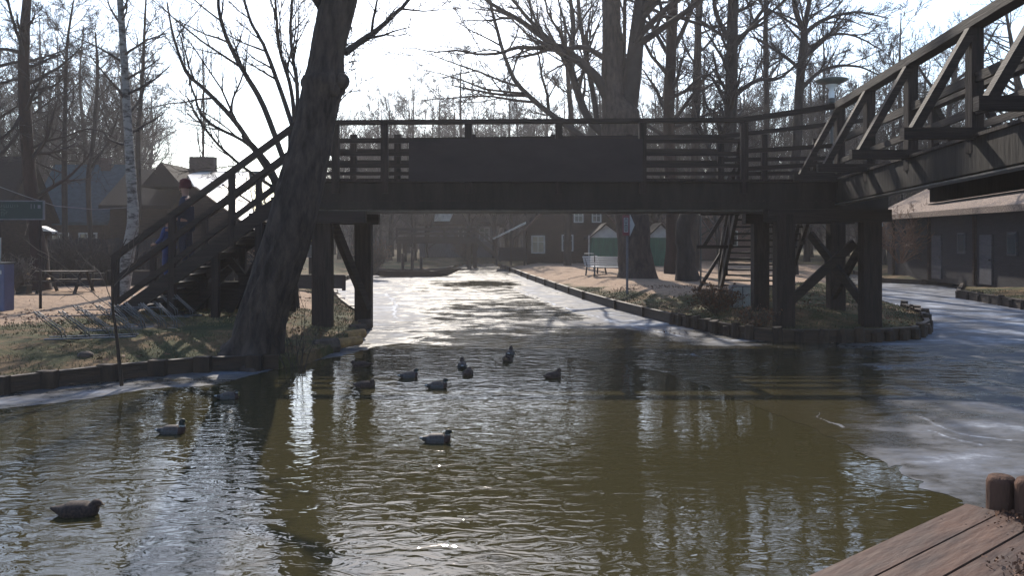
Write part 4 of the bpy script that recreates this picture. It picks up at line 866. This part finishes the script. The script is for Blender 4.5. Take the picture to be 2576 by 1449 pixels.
# waterway sign
D = 27.5; sx = hx(1577, D)
t = empty('road_sign', (sx, D, .4), 'waterway sign post carrying a red framed board and a white diamond', 'sign')
MB().tube([(sx, D, .3), (sx, D, hz(545, D))], [.04, .04], 8).build('pole', M_grey, t)
f_ = MB().box((sx-.05, D-.06, hz(567, D)), (.24, .03, .70)).build('red_board', M_red, t)
MB().box((sx-.05, D-.082, hz(566, D)), (.15, .012, .50)).build('white_field', M_white, f_)
b = MB()
for zz, h_ in ((.14, .16), (-.1, .2)):
    b.box((sx-.085, D-.092, hz(566, D)+zz), (.025, .008, h_)); b.box((sx-.02, D-.092, hz(566, D)+zz), (.025, .008, h_)); b.box((sx-.05, D-.092, hz(566, D)+zz+h_/2), (.09, .008, .025)); b.box((sx-.05, D-.092, hz(566, D)+zz-h_/2), (.09, .008, .025))
b.build('symbol', M_blackm, f_)
cx_ = sx+.22; cz_ = hz(566, D)
MB().prism([(sx+.09, D-.02, cz_+.40), (sx+.09, D-.02, cz_-.40), (cx_+.06, D+.1, cz_)], (0, .03, 0)).build('diamond_board', M_white, t)
# green sign at far left
D = 20; 
t = empty('sign_board', (hx(40, D), D, .4), 'dark green lettered sign board in a pale frame at the left edge', 'sign')
xa, xb, za, zb_ = hx(-75, D), hx(109, D), hz(550, D), hz(507, D)
MB().box(((xa+xb)/2, D, (za+zb_)/2), (xb-xa, .04, zb_-za)).build('board', M_signg, t)
fr_ = MB(); fr_.box(((xa+xb)/2, D, zb_+.015), (xb-xa+.06, .06, .03)); fr_.box(((xa+xb)/2, D, za-.015), (xb-xa+.06, .06, .03)); fr_.box((xb+.015, D, (za+zb_)/2), (.03, .058, zb_-za)); fr_.box((xa-.015, D, (za+zb_)/2), (.03, .058, zb_-za)); fr_.build('frame', M_grey, t)
b = MB()
def strokes(x0_, x1_, z_, h_, seed):
    r_ = random.Random(seed); x_ = x0_
    while x_ < x1_:
        b.box((x_, D-.026, z_), (.012, .008, h_)); 
        if r_.random() < .7: b.box((x_+.02, D-.026, z_+r_.choice((-.4, 0, .4))*h_), (.035, .008, .012))
        x_ += .055
strokes(hx(-60, D), hx(50, D), hz(518, D), .075, 1); strokes(hx(-60, D), hx(16, D), hz(527, D), .05, 2); strokes(hx(-60, D), hx(18, D), hz(535, D), .06, 3); strokes(hx(-60, D), hx(17, D), hz(541, D), .05, 4)
b.build('lettering', M_signt, t)
b = MB(); b.box((hx(80, D), D-.026, hz(519, D)), (.02, .008, .12)); b.box((hx(88, D), D-.026, hz(519, D)), (.02, .008, .10)); b.box((hx(100, D), D-.026, hz(520, D)), (.07, .008, .09)); b.build('emblem', M_grey, t)
for x_ in (-30, 100): MB().tube([(hx(x_, D), D+.03, .3), (hx(x_, D), D+.03, hz(500, D))], .035, 8).build('post', M_wood, t)
# bin, planter
D = 19.5
t = empty('bin', (hx(4, D), D, gz(hx(4, D), D)), 'pale blue grey box bin at the left edge beside the small shrub', 'bin'); z0_ = gz(hx(4, D), D)
MB().box((hx(0, D), D, (z0_+hz(664, D))/2), (.46, .4, hz(664, D)-z0_)).build('body', M_bluebin, t, bevel=.015)
MB().box((hx(0, D), D, hz(662, D)), (.5, .44, .04)).build('lid', M_blackm, t); MB().box((hx(4, D), D-.21, hz(684, D)), (.26, .015, .09)).build('notice', M_white, t)
p = gp(60, 742); t = empty('planter', p, 'small black planter box next to the small pale shrub', 'planter')
MB().box((p[0], p[1], p[2]+.13), (.34, .3, .26)).build('box', M_blackm, t, bevel=.01); MB().box((p[0], p[1], p[2]+.27), (.38, .34, .02)).build('rim', M_wood, t)
# yellow notice
D = 33
t = empty('notice_board', (hx(776, D), D, .4), 'yellow topped notice board on a dark post right of the leaning trunk', 'sign')
MB().prism([P(757, 612, D), P(786, 612, D), P(786, 590, D), P(775, 592, D)], (0, .05, 0)).build('yellow_panel', M_yel, t)
MB().box((hx(781, D), D, 1.2), (.14, .1, 1.8)).build('post', M_wood, t)
f_ = MB().box((hx(781, D), D-.08, hz(632, D)), (.26, .03, .5)).build('frame', M_grey, t); MB().box((hx(781, D), D-.1, hz(632, D)), (.2, .02, .43)).build('sheet', M_blackm, f_)
# low plank walls
def low_wall(x0_, x1_, D, top, label):
    t = empty('plank_wall', (hx((x0_+x1_)/2, D), D, .3), label, 'low wall'); n = max(2, int((hx(x1_, D)-hx(x0_, D))/2.2))
    MB().box((hx((x0_+x1_)/2, D), D, (.35+top)/2), (hx(x1_, D)-hx(x0_, D), .1, top-.35)).build('planking', M_walld, t)
    MB().box((hx((x0_+x1_)/2, D), D, top+.025), (hx(x1_, D)-hx(x0_, D), .2, .045)).build('capping', M_woodh, t)
    for k_ in range(n+1): MB().box((hx(x0_, D)+(hx(x1_, D)-hx(x0_, D))*k_/n, D-.08, (.3+top)/2), (.12, .1, top-.25)).build('post', M_wood, t)
low_wall(62, 262, 29.5, .88, 'long low dark plank wall behind the sandy yard'); low_wall(735, 866, 29.5, .82, 'short low plank wall between the leaning trunk and the pier post'); low_wall(270, 560, 30, .95, 'low plank wall glimpsed beneath the left steps')
# mid-left wooden fence and lumber behind
D = 33
t = empty('board_fence', (hx(350, D), D, .3), 'tall dark board fence closing the yard behind the left steps', 'fence')
xx = hx(110, D); k_ = 0
b = MB()
while xx < hx(640, D): b.box((xx, D+random.uniform(-.02, .02), 1.25+random.uniform(-.04, .04)), (.17, .03, 1.9)); xx += .19
b.build('boards', M_walld, t)
for z_ in (.8, 1.8): MB().box((hx(375, D), D+.06, z_), (hx(640, D)-hx(110, D), .06, .09)).build('fence_rail', M_wood, t)
# yard clutter
D = 28; bx = hx(116, D); t = empty('bird_table', (bx, D, .4), 'small bird table with a sunlit pale roof right of the reddish trunk', 'bird table')
MB().tube([(bx, D, .3), (bx, D, hz(590, D))], .04, 7).build('post', M_stake, t); MB().prism([(bx-.3, D-.2, hz(580, D)), (bx+.32, D-.2, hz(583, D)), (bx-.1, D-.2, hz(569, D))], (0, .4, 0)).build('roof', M_pale, t)
MB().box((bx, D, hz(590, D)), (.5, .4, .05)).build('tray', M_stake, t)
MB().beam(P(70, 688, 27), P(142, 708, 27), .22, .06).thing('leaning_plank', M_cut, 'pale sunlit plank lying aslant behind the planter', 'plank')
for i, (x_, D, h_, lab) in enumerate(((150, 29, .7, 'short stake left of the slender trunk'), (190, 30, 1.0, 'taller stake between slender trunk and birch'), (232, 29, .8, 'stake with a sunlit top left of the birch'), (395, 28, 1.1, 'stake glimpsed behind the lowest steps'))):
    MB().tube([(hx(x_, D), D, .3), (hx(x_, D)+.04, D, .4+h_)], [.05, .045], 7).thing('garden_stake', M_stake, lab, 'stake', 'stakes in the yard', True)
for i, (x_, D, h_, n_, lab) in enumerate(((150, 31, 1.5, 45, 'thin brown thicket under the blue slate roof'), (215, 32, 1.3, 45, 'low thicket before the board fence'), (270, 31, 1.7, 50, 'taller thicket just left of the birch foot'), (20, 25, 1.2, 40, 'dark thicket below the green sign'))):
    bush('thicket', 50+i, (hx(x_, D), D, .35), h_, n_, lab, M_twigpale if i % 2 else M_twig, 50, rmin=.006)
D = 26; t = empty('picnic_table', (hx(165, D), D, .4), 'dark picnic table standing in the yard below the blue slate roof', 'table'); cx_ = hx(165, D)
MB().box((cx_, D, 1.12), (1.7, .7, .05)).build('table_top', M_stake, t)
for y_ in (-.65, .65): MB().box((cx_, D+y_, .82), (1.7, .25, .05)).build('seat', M_stake, t)
for x_ in (-.6, .6):
    for s_ in (-1, 1): MB().beam((cx_+x_, D+s_*.15, 1.1), (cx_+x_, D+s_*.6, .4), .09, .06, (1, 0, 0)).build('leg', M_wood, t)
# overhead cable
b = MB(); pts = [P(x_, y_, 24) for x_, y_ in ((-150, 440), (0, 470), (60, 492), (140, 518), (240, 527), (335, 521))]; b.tube(pts, .012, 5); b.thing('overhead_cable', M_grey, 'thin pale cable sagging across the left houses to the birch', 'cable')
# bicycle racks
def rack():
    t = empty('bicycle_rack', (0, 0, 0), '-', 'bicycle rack', 'bicycle racks on the left bank')
    for y_ in (-.0, .42): MB().tube([(-.05, y_, .03), (1.65, y_, .03)], .018, 7).build('ground_rail', M_galv, t)
    for k_ in range(4):
        x_ = k_*.44; b = MB()
        for dx in (0, .07): b.tube([(x_+dx+.28, 0, .03), (x_+dx+.24, 0, .22), (x_+dx-.18, 0, .56), (x_+dx-.24, .04, .60), (x_+dx-.25, .10, .57), (x_+dx-.2, .14, .5), (x_+dx+.2, .42, .03)], .0095, 6)
        b.build('wheel_holder', M_galv, t, True)
    MB().tube([(-.2, .02, .5), (1.3, .02, .5)], .012, 6).build('cross_bar', M_galv, t)
    return t
r0_ = rack()
for i, (x_, y_, a, lab) in enumerate(((118, 862, 18, 'bicycle rack nearest the left frame edge on the grass'), (215, 838, 20, 'bicycle rack in the middle, just left of the sapling'), (292, 826, -14, 'bicycle rack immediately right of the sapling stem'), (345, 800, -12, 'bicycle rack in the shade at the foot of the left steps'))):
    o = r0_ if i == 0 else copy_tree(r0_)
    p = gp(x_, y_); o.location = p; o.rotation_euler = (0, 0, R(a)); o.scale = (.85,)*3; o['label'] = lab
    for c in [c for c in bpy.data.objects if c.parent == o][:0]: pass
# benches on the far path
def bench():
    t = empty('park_bench', (0, 0, 0), '-', 'bench', 'benches on the far path'); 
    b = MB(); [b.box((0, -.25+k_*.12, .45), (1.7, .1, .035)) for k_ in range(4)]; b.build('seat', M_bench, t)
    b = MB(); [b.box((0, .19+k_*.03, .56+k_*.11), (1.7, .03, .09), rx=-.25) for k_ in range(4)]; b.build('backrest', M_bench, t)
    for x_ in (-.65, .65):
        for y_ in (-.22, .15): MB().beam((x_, y_, .43), (x_*1.04, y_*1.3, 0), .06, .06, (0, 1, 0)).build('leg', M_blackm, t)
        MB().beam((x_, .12, .4), (x_, .32, .98), .05, .04, (0, 1, 0)).build('back_support', M_blackm, t)
    return t
b0 = bench()
for i, (x_, y_, a, s_, lab) in enumerate(((1497, 693, 60, 1.0, 'white slatted bench turned sideways, left one of the pair'), (1531, 697, 172, 1.0, 'white slatted bench seen from behind, next to the forked trunk'))):
    o = b0 if i == 0 else copy_tree(b0); p = gp(x_, y_); o.location = p; o.rotation_euler = (0, 0, R(a)); o.scale = (s_,)*3; o['label'] = lab
# white boxes under the corner
p = gp(1868, 772); t = empty('cabinet', p, 'pale grey double fronted utility box under the far steps', 'utility box')
MB().box((p[0], p[1]+.2, p[2]+.28), (.56, .35, .6)).build('body', M_grey, t, bevel=.01)
for s_ in (-1, 1): MB().box((p[0]+s_*.135, p[1]+.015, p[2]+.28), (.24, .03, .54)).build('door', M_white, t)
# far parasol stand between hut and bench
D = 44; t = empty('table_stand', (hx(1469, D), D, .4), 'slim white stand with a small shelf left of the benches', 'stand')
MB().tube([(hx(1481, D), D, .3), (hx(1481, D), D, hz(592, D))], .03, 8).build('pole', M_white, t); MB().box((hx(1481, D), D, hz(638, D)), (.5, .4, .04)).build('shelf', M_white, t)
# moored punts at far left bank
def punt(x_, D, a, L_, label, m):
    t = empty('punt', (hx(x_, D), D, 0), label, 'boat', rz=0); c = Vector((hx(x_, D), D, 0)); ca, sa = math.cos(a), math.sin(a)
    def q(u, v, z): return (c.x+u*ca-v*sa, c.y+u*sa+v*ca, z)
    secs = [(-L_/2, .3, .42, .46), (-L_/2*.7, .5, .05, .36), (0, .6, -.02, .32), (L_/2*.7, .5, .05, .36), (L_/2, .25, .42, .48)]; vs = []; fs = []
    for u, w, zb_, zt_ in secs: vs += [q(u, -w, zt_), q(u, -w*.75, zb_), q(u, w*.75, zb_), q(u, w, zt_), q(u, w*.88, zt_), q(u, w*.66, zb_+.06), q(u, -w*.66, zb_+.06), q(u, -w*.88, zt_)]
    for i in range(4):
        for k_ in range(8): fs.append((i*8+k_, i*8+(k_+1) % 8, (i+1)*8+(k_+1) % 8, (i+1)*8+k_))
    MB().add(vs, fs).build('hull', m, t)
    for u in (-L_*.25, L_*.2): MB().beam(q(u, -.5, .3), q(u, .5, .3), .25, .04).build('thwart', M_wood, t)
punt(1040, 46, .2, 5.5, 'dark flat punt moored at the far left bank', M_wallb); punt(1030, 49, .35, 5.5, 'second punt lying just behind the dark flat one', M_walld)
for i, (x_, y_, h_) in enumerate(((1012, 692, 1.3), (1036, 694, 1.6), (1058, 692, 1.1))):
    p = G(x_, y_, 0); MB().tube([(p.x, p.y, -.4), (p.x+.03, p.y, h_)], [.11, .09], 9).thing('mooring_post', M_stake, ['left mooring post beside the punts', 'tallest mooring post beside the punts', 'right mooring post beside the punts'][i], 'mooring post', 'mooring posts at the punts', True)
# cut logs and stones at the near-left pier
for i, (x_, y_, r_, L_, a, m, lab) in enumerate(((820, 872, .16, .5, .5, M_stone, 'brown log end at the water beside the pier post'), (868, 862, .10, .75, .75, M_cut, 'freshly cut ochre log lying at the water edge'), (893, 842, .11, .5, .85, M_cut, 'split log with a bright cut face behind the ochre one'), (900, 828, .12, .4, .6, M_stone, 'dark stone block near the logs'), (918, 816, .13, .35, .3, M_stone, 'outermost dark block at the bank tip'))):
    p = G(x_, y_, .12); d_ = Vector((math.cos(a), math.sin(a), .05)); 
    o = MB().tube([p-d_*L_/2, p-d_*L_*.1, p+d_*L_/2], [r_, r_*1.05, r_*.92], 9 if m is M_cut else 7); o.thing('bank_log' if m is M_cut or i == 0 else 'bank_stone', m, lab, 'log' if m is M_cut or i == 0 else 'stone', smooth=False, bevel=.015)
# rounded stones by sunlit left bank
for i, (x_, y_, s_) in enumerate(((215, 892, .12), (175, 930, .09), (330, 908, .08))):
    p = gp(x_, y_, .3); mb = MB(); mb.lathe([(s_*math.sin(a)*(1+.15*random.random()), s_*.6*math.cos(a)) for a in np.linspace(.05, 3.1, 7)], (p[0], p[1], p[2]+s_*.3), 9)
    mb.thing('bank_stone', M_stone, ['largest rounded stone on the sunlit left bank', 'small stone near the left edging board', 'small stone right of the sapling foot'][i], 'stone', smooth=True)

# ---------------------------------------------------------------- the dock
zdk = .55; u = Vector((.79, .61, 0)).normalized(); nn = Vector((u.y, -u.x, 0)); O = Vector((G(2039, 1449, zdk).x, G(2039, 1449, zdk).y, zdk))
t = empty('dock', O-Vector((0, 0, .5)), 'reddish brown plank landing stage at the lower right corner', 'landing stage')
for k_ in range(16):
    a_ = O+nn*(k_*.203+.095)-u*6; e_ = O+nn*(k_*.203+.095)+u*(1.72+(.0 if k_ == 0 else .10*k_))
    w_ = .193; mb = MB(); mb.beam(Vector((a_.x, a_.y, zdk-.03)), Vector((e_.x, e_.y, zdk-.03)), w_, .06)
    for tt_ in (.9, 2.6, 4.3, 5.9, 7.3):
        for o2 in (-.06, .06):
            q_ = a_.lerp(e_, min(.985, tt_/7.7))+nn*(o2+random.uniform(-.008, .008))+u*random.uniform(-.02, .02); mb.lathe([(.0001, .0025), (.006, .0025), (.006, -.01)], (q_.x, q_.y, zdk), 7)
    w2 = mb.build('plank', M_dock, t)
    w2.location.z += random.uniform(-.004, .004)
for s_ in (-4, -2, 0, 1.5): MB().beam(O+u*s_+nn*.02-Vector((0, 0, .11)), O+u*s_+nn*3.2-Vector((0, 0, .11)), .12, .09).build('joist', M_wood, t)
pts_ = [(2518, 4.88, .082, .74), (2592, 4.75, .085, .76)]
for i, (x_, D, r_, z_) in enumerate(pts_):
    X_ = hx(x_, D); mb = MB(); mb.tube([(X_, D, -.6), (X_, D, z_-.03), (X_, D, z_)], [r_, r_, r_*.86], 18)
    mb.lathe([(r_*.86, z_), (r_*.7, z_+.008), (.001, z_+.011)], (X_, D, 0), 18); mb.thing('dock_post', mat('post_wood', (.10, .052, .036), (.028, .017, .014), .85, 7, 1.0, (1, 1, .22), .15), ['round wooden post with a worn top at the dock corner', 'round wooden post cut by the right frame edge'][i], 'post', 'dock corner posts', smooth=True)
def leafclump(p, n, seed, label):
    r = np.random.default_rng(seed); c = np.array(p)+r.normal(size=(n, 3))*[.09, .09, .02]; c[:, 2] = np.abs(c[:, 2]-zdk)+zdk+.01; u_ = r.normal(size=(n, 3)); u_ /= np.linalg.norm(u_, axis=1, keepdims=True); w = np.cross(u_, r.normal(size=(n, 3))); w /= np.linalg.norm(w, axis=1, keepdims=True); s_ = r.uniform(.006, .018, (n, 1))
    V = np.stack([c-u_*s_, c+w*s_*.6, c+u_*s_, c-w*s_*.6], 1).reshape(-1, 3); tag(link('leaf_litter', npmesh('leaf_litter', V, np.arange(4*n), 4, M_leaf)), label, 'dead leaves', kind='stuff')
leafclump((hx(2585, 3.92), 3.92, zdk), 150, 4, 'dry brown leaf clump on the planks at the lower right'); leafclump((hx(2560, 4.7), 4.62, zdk), 160, 5, 'dark leaf scraps between the two dock posts')

# ---------------------------------------------------------------- skinned figures
def skin(name, verts, edges, radii, parent, mats, levels=2, matf=None, root=0):
    me = bpy.data.meshes.new('s'); me.from_pydata([tuple(v) for v in verts], edges, []); o = bpy.data.objects.new('s', me); col.objects.link(o)
    md = o.modifiers.new('k', 'SKIN'); 
    for i, r_ in enumerate(radii): me.skin_vertices[0].data[i].radius = r_ if isinstance(r_, tuple) else (r_, r_)
    for i in range(len(verts)): me.skin_vertices[0].data[i].use_root = (i == root)
    md.use_smooth_shade = True; s = o.modifiers.new('s', 'SUBSURF'); s.levels = levels
    dg = bpy.context.evaluated_depsgraph_get(); m2 = bpy.data.meshes.new_from_object(o.evaluated_get(dg)); bpy.data.objects.remove(o)
    m2.materials.clear(); m2.name = name
    for m in mats: m2.materials.append(m)
    if matf:
        for p in m2.polygons: p.material_index = matf(p.center)
    m2.polygons.foreach_set('use_smooth', [True]*len(m2.polygons))
    return link(name, m2, parent)
def duck_mesh(drake, pose):
    hx_, hz_ = {'up': (.135, .155), 'low': (.15, .115), 'tucked': (.085, .13), 'high': (.115, .185)}[pose]
    v = [(-.275, 0, .085), (-.21, 0, .07), (-.13, 0, .055), (-.03, 0, .05), (.07, 0, .05), (.135, 0, .065), ((.135+hx_)/2, 0, (.065+hz_)/2+.012), (hx_, 0, hz_), (hx_+.035, 0, hz_+.0), (hx_+.062, 0, hz_-.012), (hx_+.088, 0, hz_-.02)]
    r_ = [(.018, .01), (.045, .032), (.088, .066), (.108, .088), (.102, .09), (.072, .072), (.052, .050), (.043, .045), (.036, .036), (.016, .012), (.013, .005)]
    def f(c):
        if c.x > hx_+.062 and c.z > hz_-.06: return 5
        if c.z > .115 and c.x > .1 and (c.z > hz_-.06 or c.x > hx_-.02): return 0 if c.z > max(.125, hz_-.055) else 6
        if c.x > .085: return 1
        if c.x < -.175: return 4 if c.x > -.225 or c.z < .08 else 6
        if c.z > .095: return 3
        return 2
    mats = [D_head, D_breast, D_flank, D_back, D_rump, D_bill, D_white] if drake else [D_brown, D_brown, D_brown, D_brown, D_brown, D_billb, D_brown]
    o = skin('duck', v, [(i, i+1) for i in range(len(v)-1)], r_, None, mats, 2, f, 3)
    return o
dm = {}
ducks = [(200, 1295, 4, 0, 'low', 'brown hen mallard floating nearest the viewer at the lower left'), (436, 1090, 8, 1, 'high', 'drake with a raised dark head left of the brown water reflection'),
    (578, 1003, 20, 1, 'tucked', 'drake with a pale breast swimming close to the left bank ice'), (905, 922, 184, 0, 'low', 'dark hen facing left near the bank tip'),
    (922, 974, 10, 0, 'tucked', 'brown hen resting with hidden head below the one facing left'), (1030, 950, 28, 1, 'up', 'small grey drake between the brown hen and the paired ducks'),
    (1102, 976, 18, 1, 'up', 'grey drake just lower right of the small grey one'), (1162, 924, 95, 1, 'high', 'upright drake seen from behind with its pointed dark head'),
    (1177, 943, 80, 0, 'low', 'brown hen huddled directly below the upright drake'), (1283, 893, 80, 1, 'high', 'farthest drake, bobbing upright in the glitter'), (1276, 908, 250, 0, 'tucked', 'small brown duck just below the farthest drake'),
    (1392, 950, 35, 0, 'up', 'dark duck floating alone at the right of the flock'), (1102, 1112, 4, 1, 'up', 'plump drake with a light back in the middle of the open water')]
for i, (x_, y_, a, dr_, pose, lab) in enumerate(ducks):
    k_ = (dr_, pose); p = G(x_, y_, 0.0)
    if k_ not in dm: o = duck_mesh(*k_); dm[k_] = o
    else: o = dm[k_].copy(); col.objects.link(o)
    s_ = .78 if i != 0 else .86
    o.location = (p.x, p.y, -.022); o.rotation_euler = (0, 0, R(a)); o.scale = (s_*.95, s_*1.05, s_*(1.12 if i == 0 else 1.12)); tag(o, lab, 'duck', 'ducks on the canal')

def person(name, label, base, face, hgt, jacket, trous, hat, lean=0.0, arm=(.25, .1)):
    """standing figure, facing angle face; parts: body, jacket, trousers, hat, shoes"""
    t = empty(name, base, label, 'person'); t.rotation_euler = (0, 0, face); s = hgt/1.75
    S = lambda l: [tuple(c*s for c in v) for v in l]
    v = [(0, 0, .95), (0, 0, 1.15), (.0, 0, 1.38), (.01, 0, 1.47), (.015, 0, 1.56), (.02, 0, 1.66), (.015, 0, 1.72),
         (0, .1, .9), (.05, .11, .5), (-.02, .12, .09), (.12, .13, .04), (0, -.1, .9), (-.03, -.11, .5), (-.12, -.12, .09), (.02, -.13, .04),
         (0, .19, 1.4), (.03, .27, 1.15), (.22, .28, 1.0), (0, -.19, 1.4), (.05, -.27, 1.15), (.24, -.26, 1.02)]
    e = [(0, 1), (1, 2), (2, 3), (3, 4), (4, 5), (5, 6), (0, 7), (7, 8), (8, 9), (9, 10), (0, 11), (11, 12), (12, 13), (13, 14), (2, 15), (15, 16), (16, 17), (2, 18), (18, 19), (19, 20)]
    r_ = [(.13, .1), (.13, .1), (.14, .09), .055, .085, .09, .055, .08, .055, .04, .035, .08, .055, .04, .035, .055, .042, .03, .055, .042, .03]
    v = list(v); e = list(e)
    for h_i, sy in ((17, 1), (20, -1)):     # hands: palm, four curled fingers and a thumb
        hxx, hyy, hzz = v[h_i]; pal = len(v); v.append((hxx+.07, hyy, hzz-.015)); e.append((h_i, pal)); r_.append((.036, .018))
        for k_ in range(4):
            q0 = len(v); dz = .026-.017*k_; ln = (.04, .046, .043, .034)[k_]
            v += [(hxx+.10, hyy, hzz-.01+dz), (hxx+.10+ln*.7, hyy-sy*.012, hzz-.02+dz), (hxx+.10+ln*.9, hyy-sy*.04, hzz-.03+dz)]; e += [(pal, q0), (q0, q0+1), (q0+1, q0+2)]; r_ += [.0095, .009, .008]
        q0 = len(v); v += [(hxx+.06, hyy-sy*.02, hzz+.035), (hxx+.09, hyy-sy*.04, hzz+.05)]; e += [(pal, q0), (q0, q0+1)]; r_ += [.011, .009]
    sc_ = [tuple(np.array(q)*s) if isinstance(q, tuple) else q*s for q in r_]
    body = skin('body', S(v), e, sc_, t, [M_skin], 2, None, 0)
    fm = MB(); 
    for sy in (-1, 1): fm.lathe([(.001, .013*s), (.012*s, 0), (.001, -.013*s)], (.105*s, sy*.033*s, 1.625*s), 8)
    o = fm.build('eyes', M_shoe, None); o.parent = t
    o = MB().beam((.10*s, 0, 1.63*s), (.128*s, 0, 1.59*s), .024*s, .02*s).beam((.098*s, -.025*s, 1.553*s), (.098*s, .025*s, 1.553*s), .012*s, .012*s).build('nose_and_mouth', M_skin, None, True); o.parent = t
    jv = [(0, 0, .84), (0, 0, 1.1), (0, 0, 1.36), (.01, 0, 1.46), (0, .19, 1.4), (.03, .27, 1.15), (.2, .28, 1.015), (0, -.19, 1.4), (.05, -.27, 1.15), (.22, -.262, 1.035)]
    skin('jacket', S(jv), [(0, 1), (1, 2), (2, 3), (2, 4), (4, 5), (5, 6), (2, 7), (7, 8), (8, 9)], [(.19*s, .15*s), (.175*s, .14*s), (.17*s, .12*s), .075*s, .075*s, .062*s, .05*s, .075*s, .062*s, .05*s], t, [jacket], 2, None, 1)
    tv = [(0, 0, .93), (0, .1, .86), (.05, .11, .5), (-.02, .12, .12), (0, -.1, .86), (-.03, -.11, .5), (-.12, -.12, .12)]
    skin('trousers', S(tv), [(0, 1), (1, 2), (2, 3), (0, 4), (4, 5), (5, 6)], [(.15*s, .12*s), .1*s, .075*s, .06*s, .1*s, .075*s, .06*s], t, [trous], 2, None, 0)
    for (a_, b_) in (((-.05, .12, .045), (.15, .13, .035)), ((-.15, -.12, .045), (.05, -.13, .035))): skin('shoe', S([a_, tuple((np.array(a_)+np.array(b_))/2), b_]), [(0, 1), (1, 2)], [.045*s, .05*s, .038*s], t, [M_shoe], 2)
    hm = MB()
    if hat is M_hatred: hm.lathe([(.112*s, -.045*s), (.122*s, -.04*s), (.122*s, .01*s), (.112*s, .02*s), (.118*s, .06*s), (.105*s, .12*s), (.06*s, .155*s), (.005, .165*s)], (.015*s, 0, 1.67*s), 18)
    else: hm.lathe([(.10*s, -.05*s), (.112*s, .0), (.10*s, .06*s), (.055*s, .1*s), (.005, .11*s)], (-.012*s, 0, 1.66*s), 18)
    o = hm.build('hat' if hat is M_hatred else 'hair', hat, None, True); o.parent = t
    return t
stairz = stair_z
xp = P(468, 0, 18.6).x; person('person', 'person in a red knitted hat and dark coat walking down the left steps', (xp, 18.6, stairz(xp)+.08), R(188), 2.02, M_navy, M_jean, M_hatred)
xp2 = P(424, 0, 18.5).x; person('person', 'person in a blue jacket lower on the left steps', (xp2, 18.5, stairz(xp2)+.06), R(170), 1.5, M_blue, M_blue, M_hair)

# ---------------------------------------------------------------- the air
hm_ = bpy.data.materials.new('haze_air'); hm_.use_nodes = True; N_, L_ = hm_.node_tree.nodes, hm_.node_tree.links
N_.remove(N_['Principled BSDF']); pv = N_.new('ShaderNodeVolumePrincipled'); pv.inputs['Color'].default_value = (.96, .93, .95, 1); pv.inputs['Density'].default_value = .0007; pv.inputs['Anisotropy'].default_value = .45
L_.new(pv.outputs[0], N_['Material Output'].inputs['Volume'])
hb = MB().box((0, 60, 13.5), (260, 260, 30)).build('haze', hm_); tag(hb, kind='stuff')
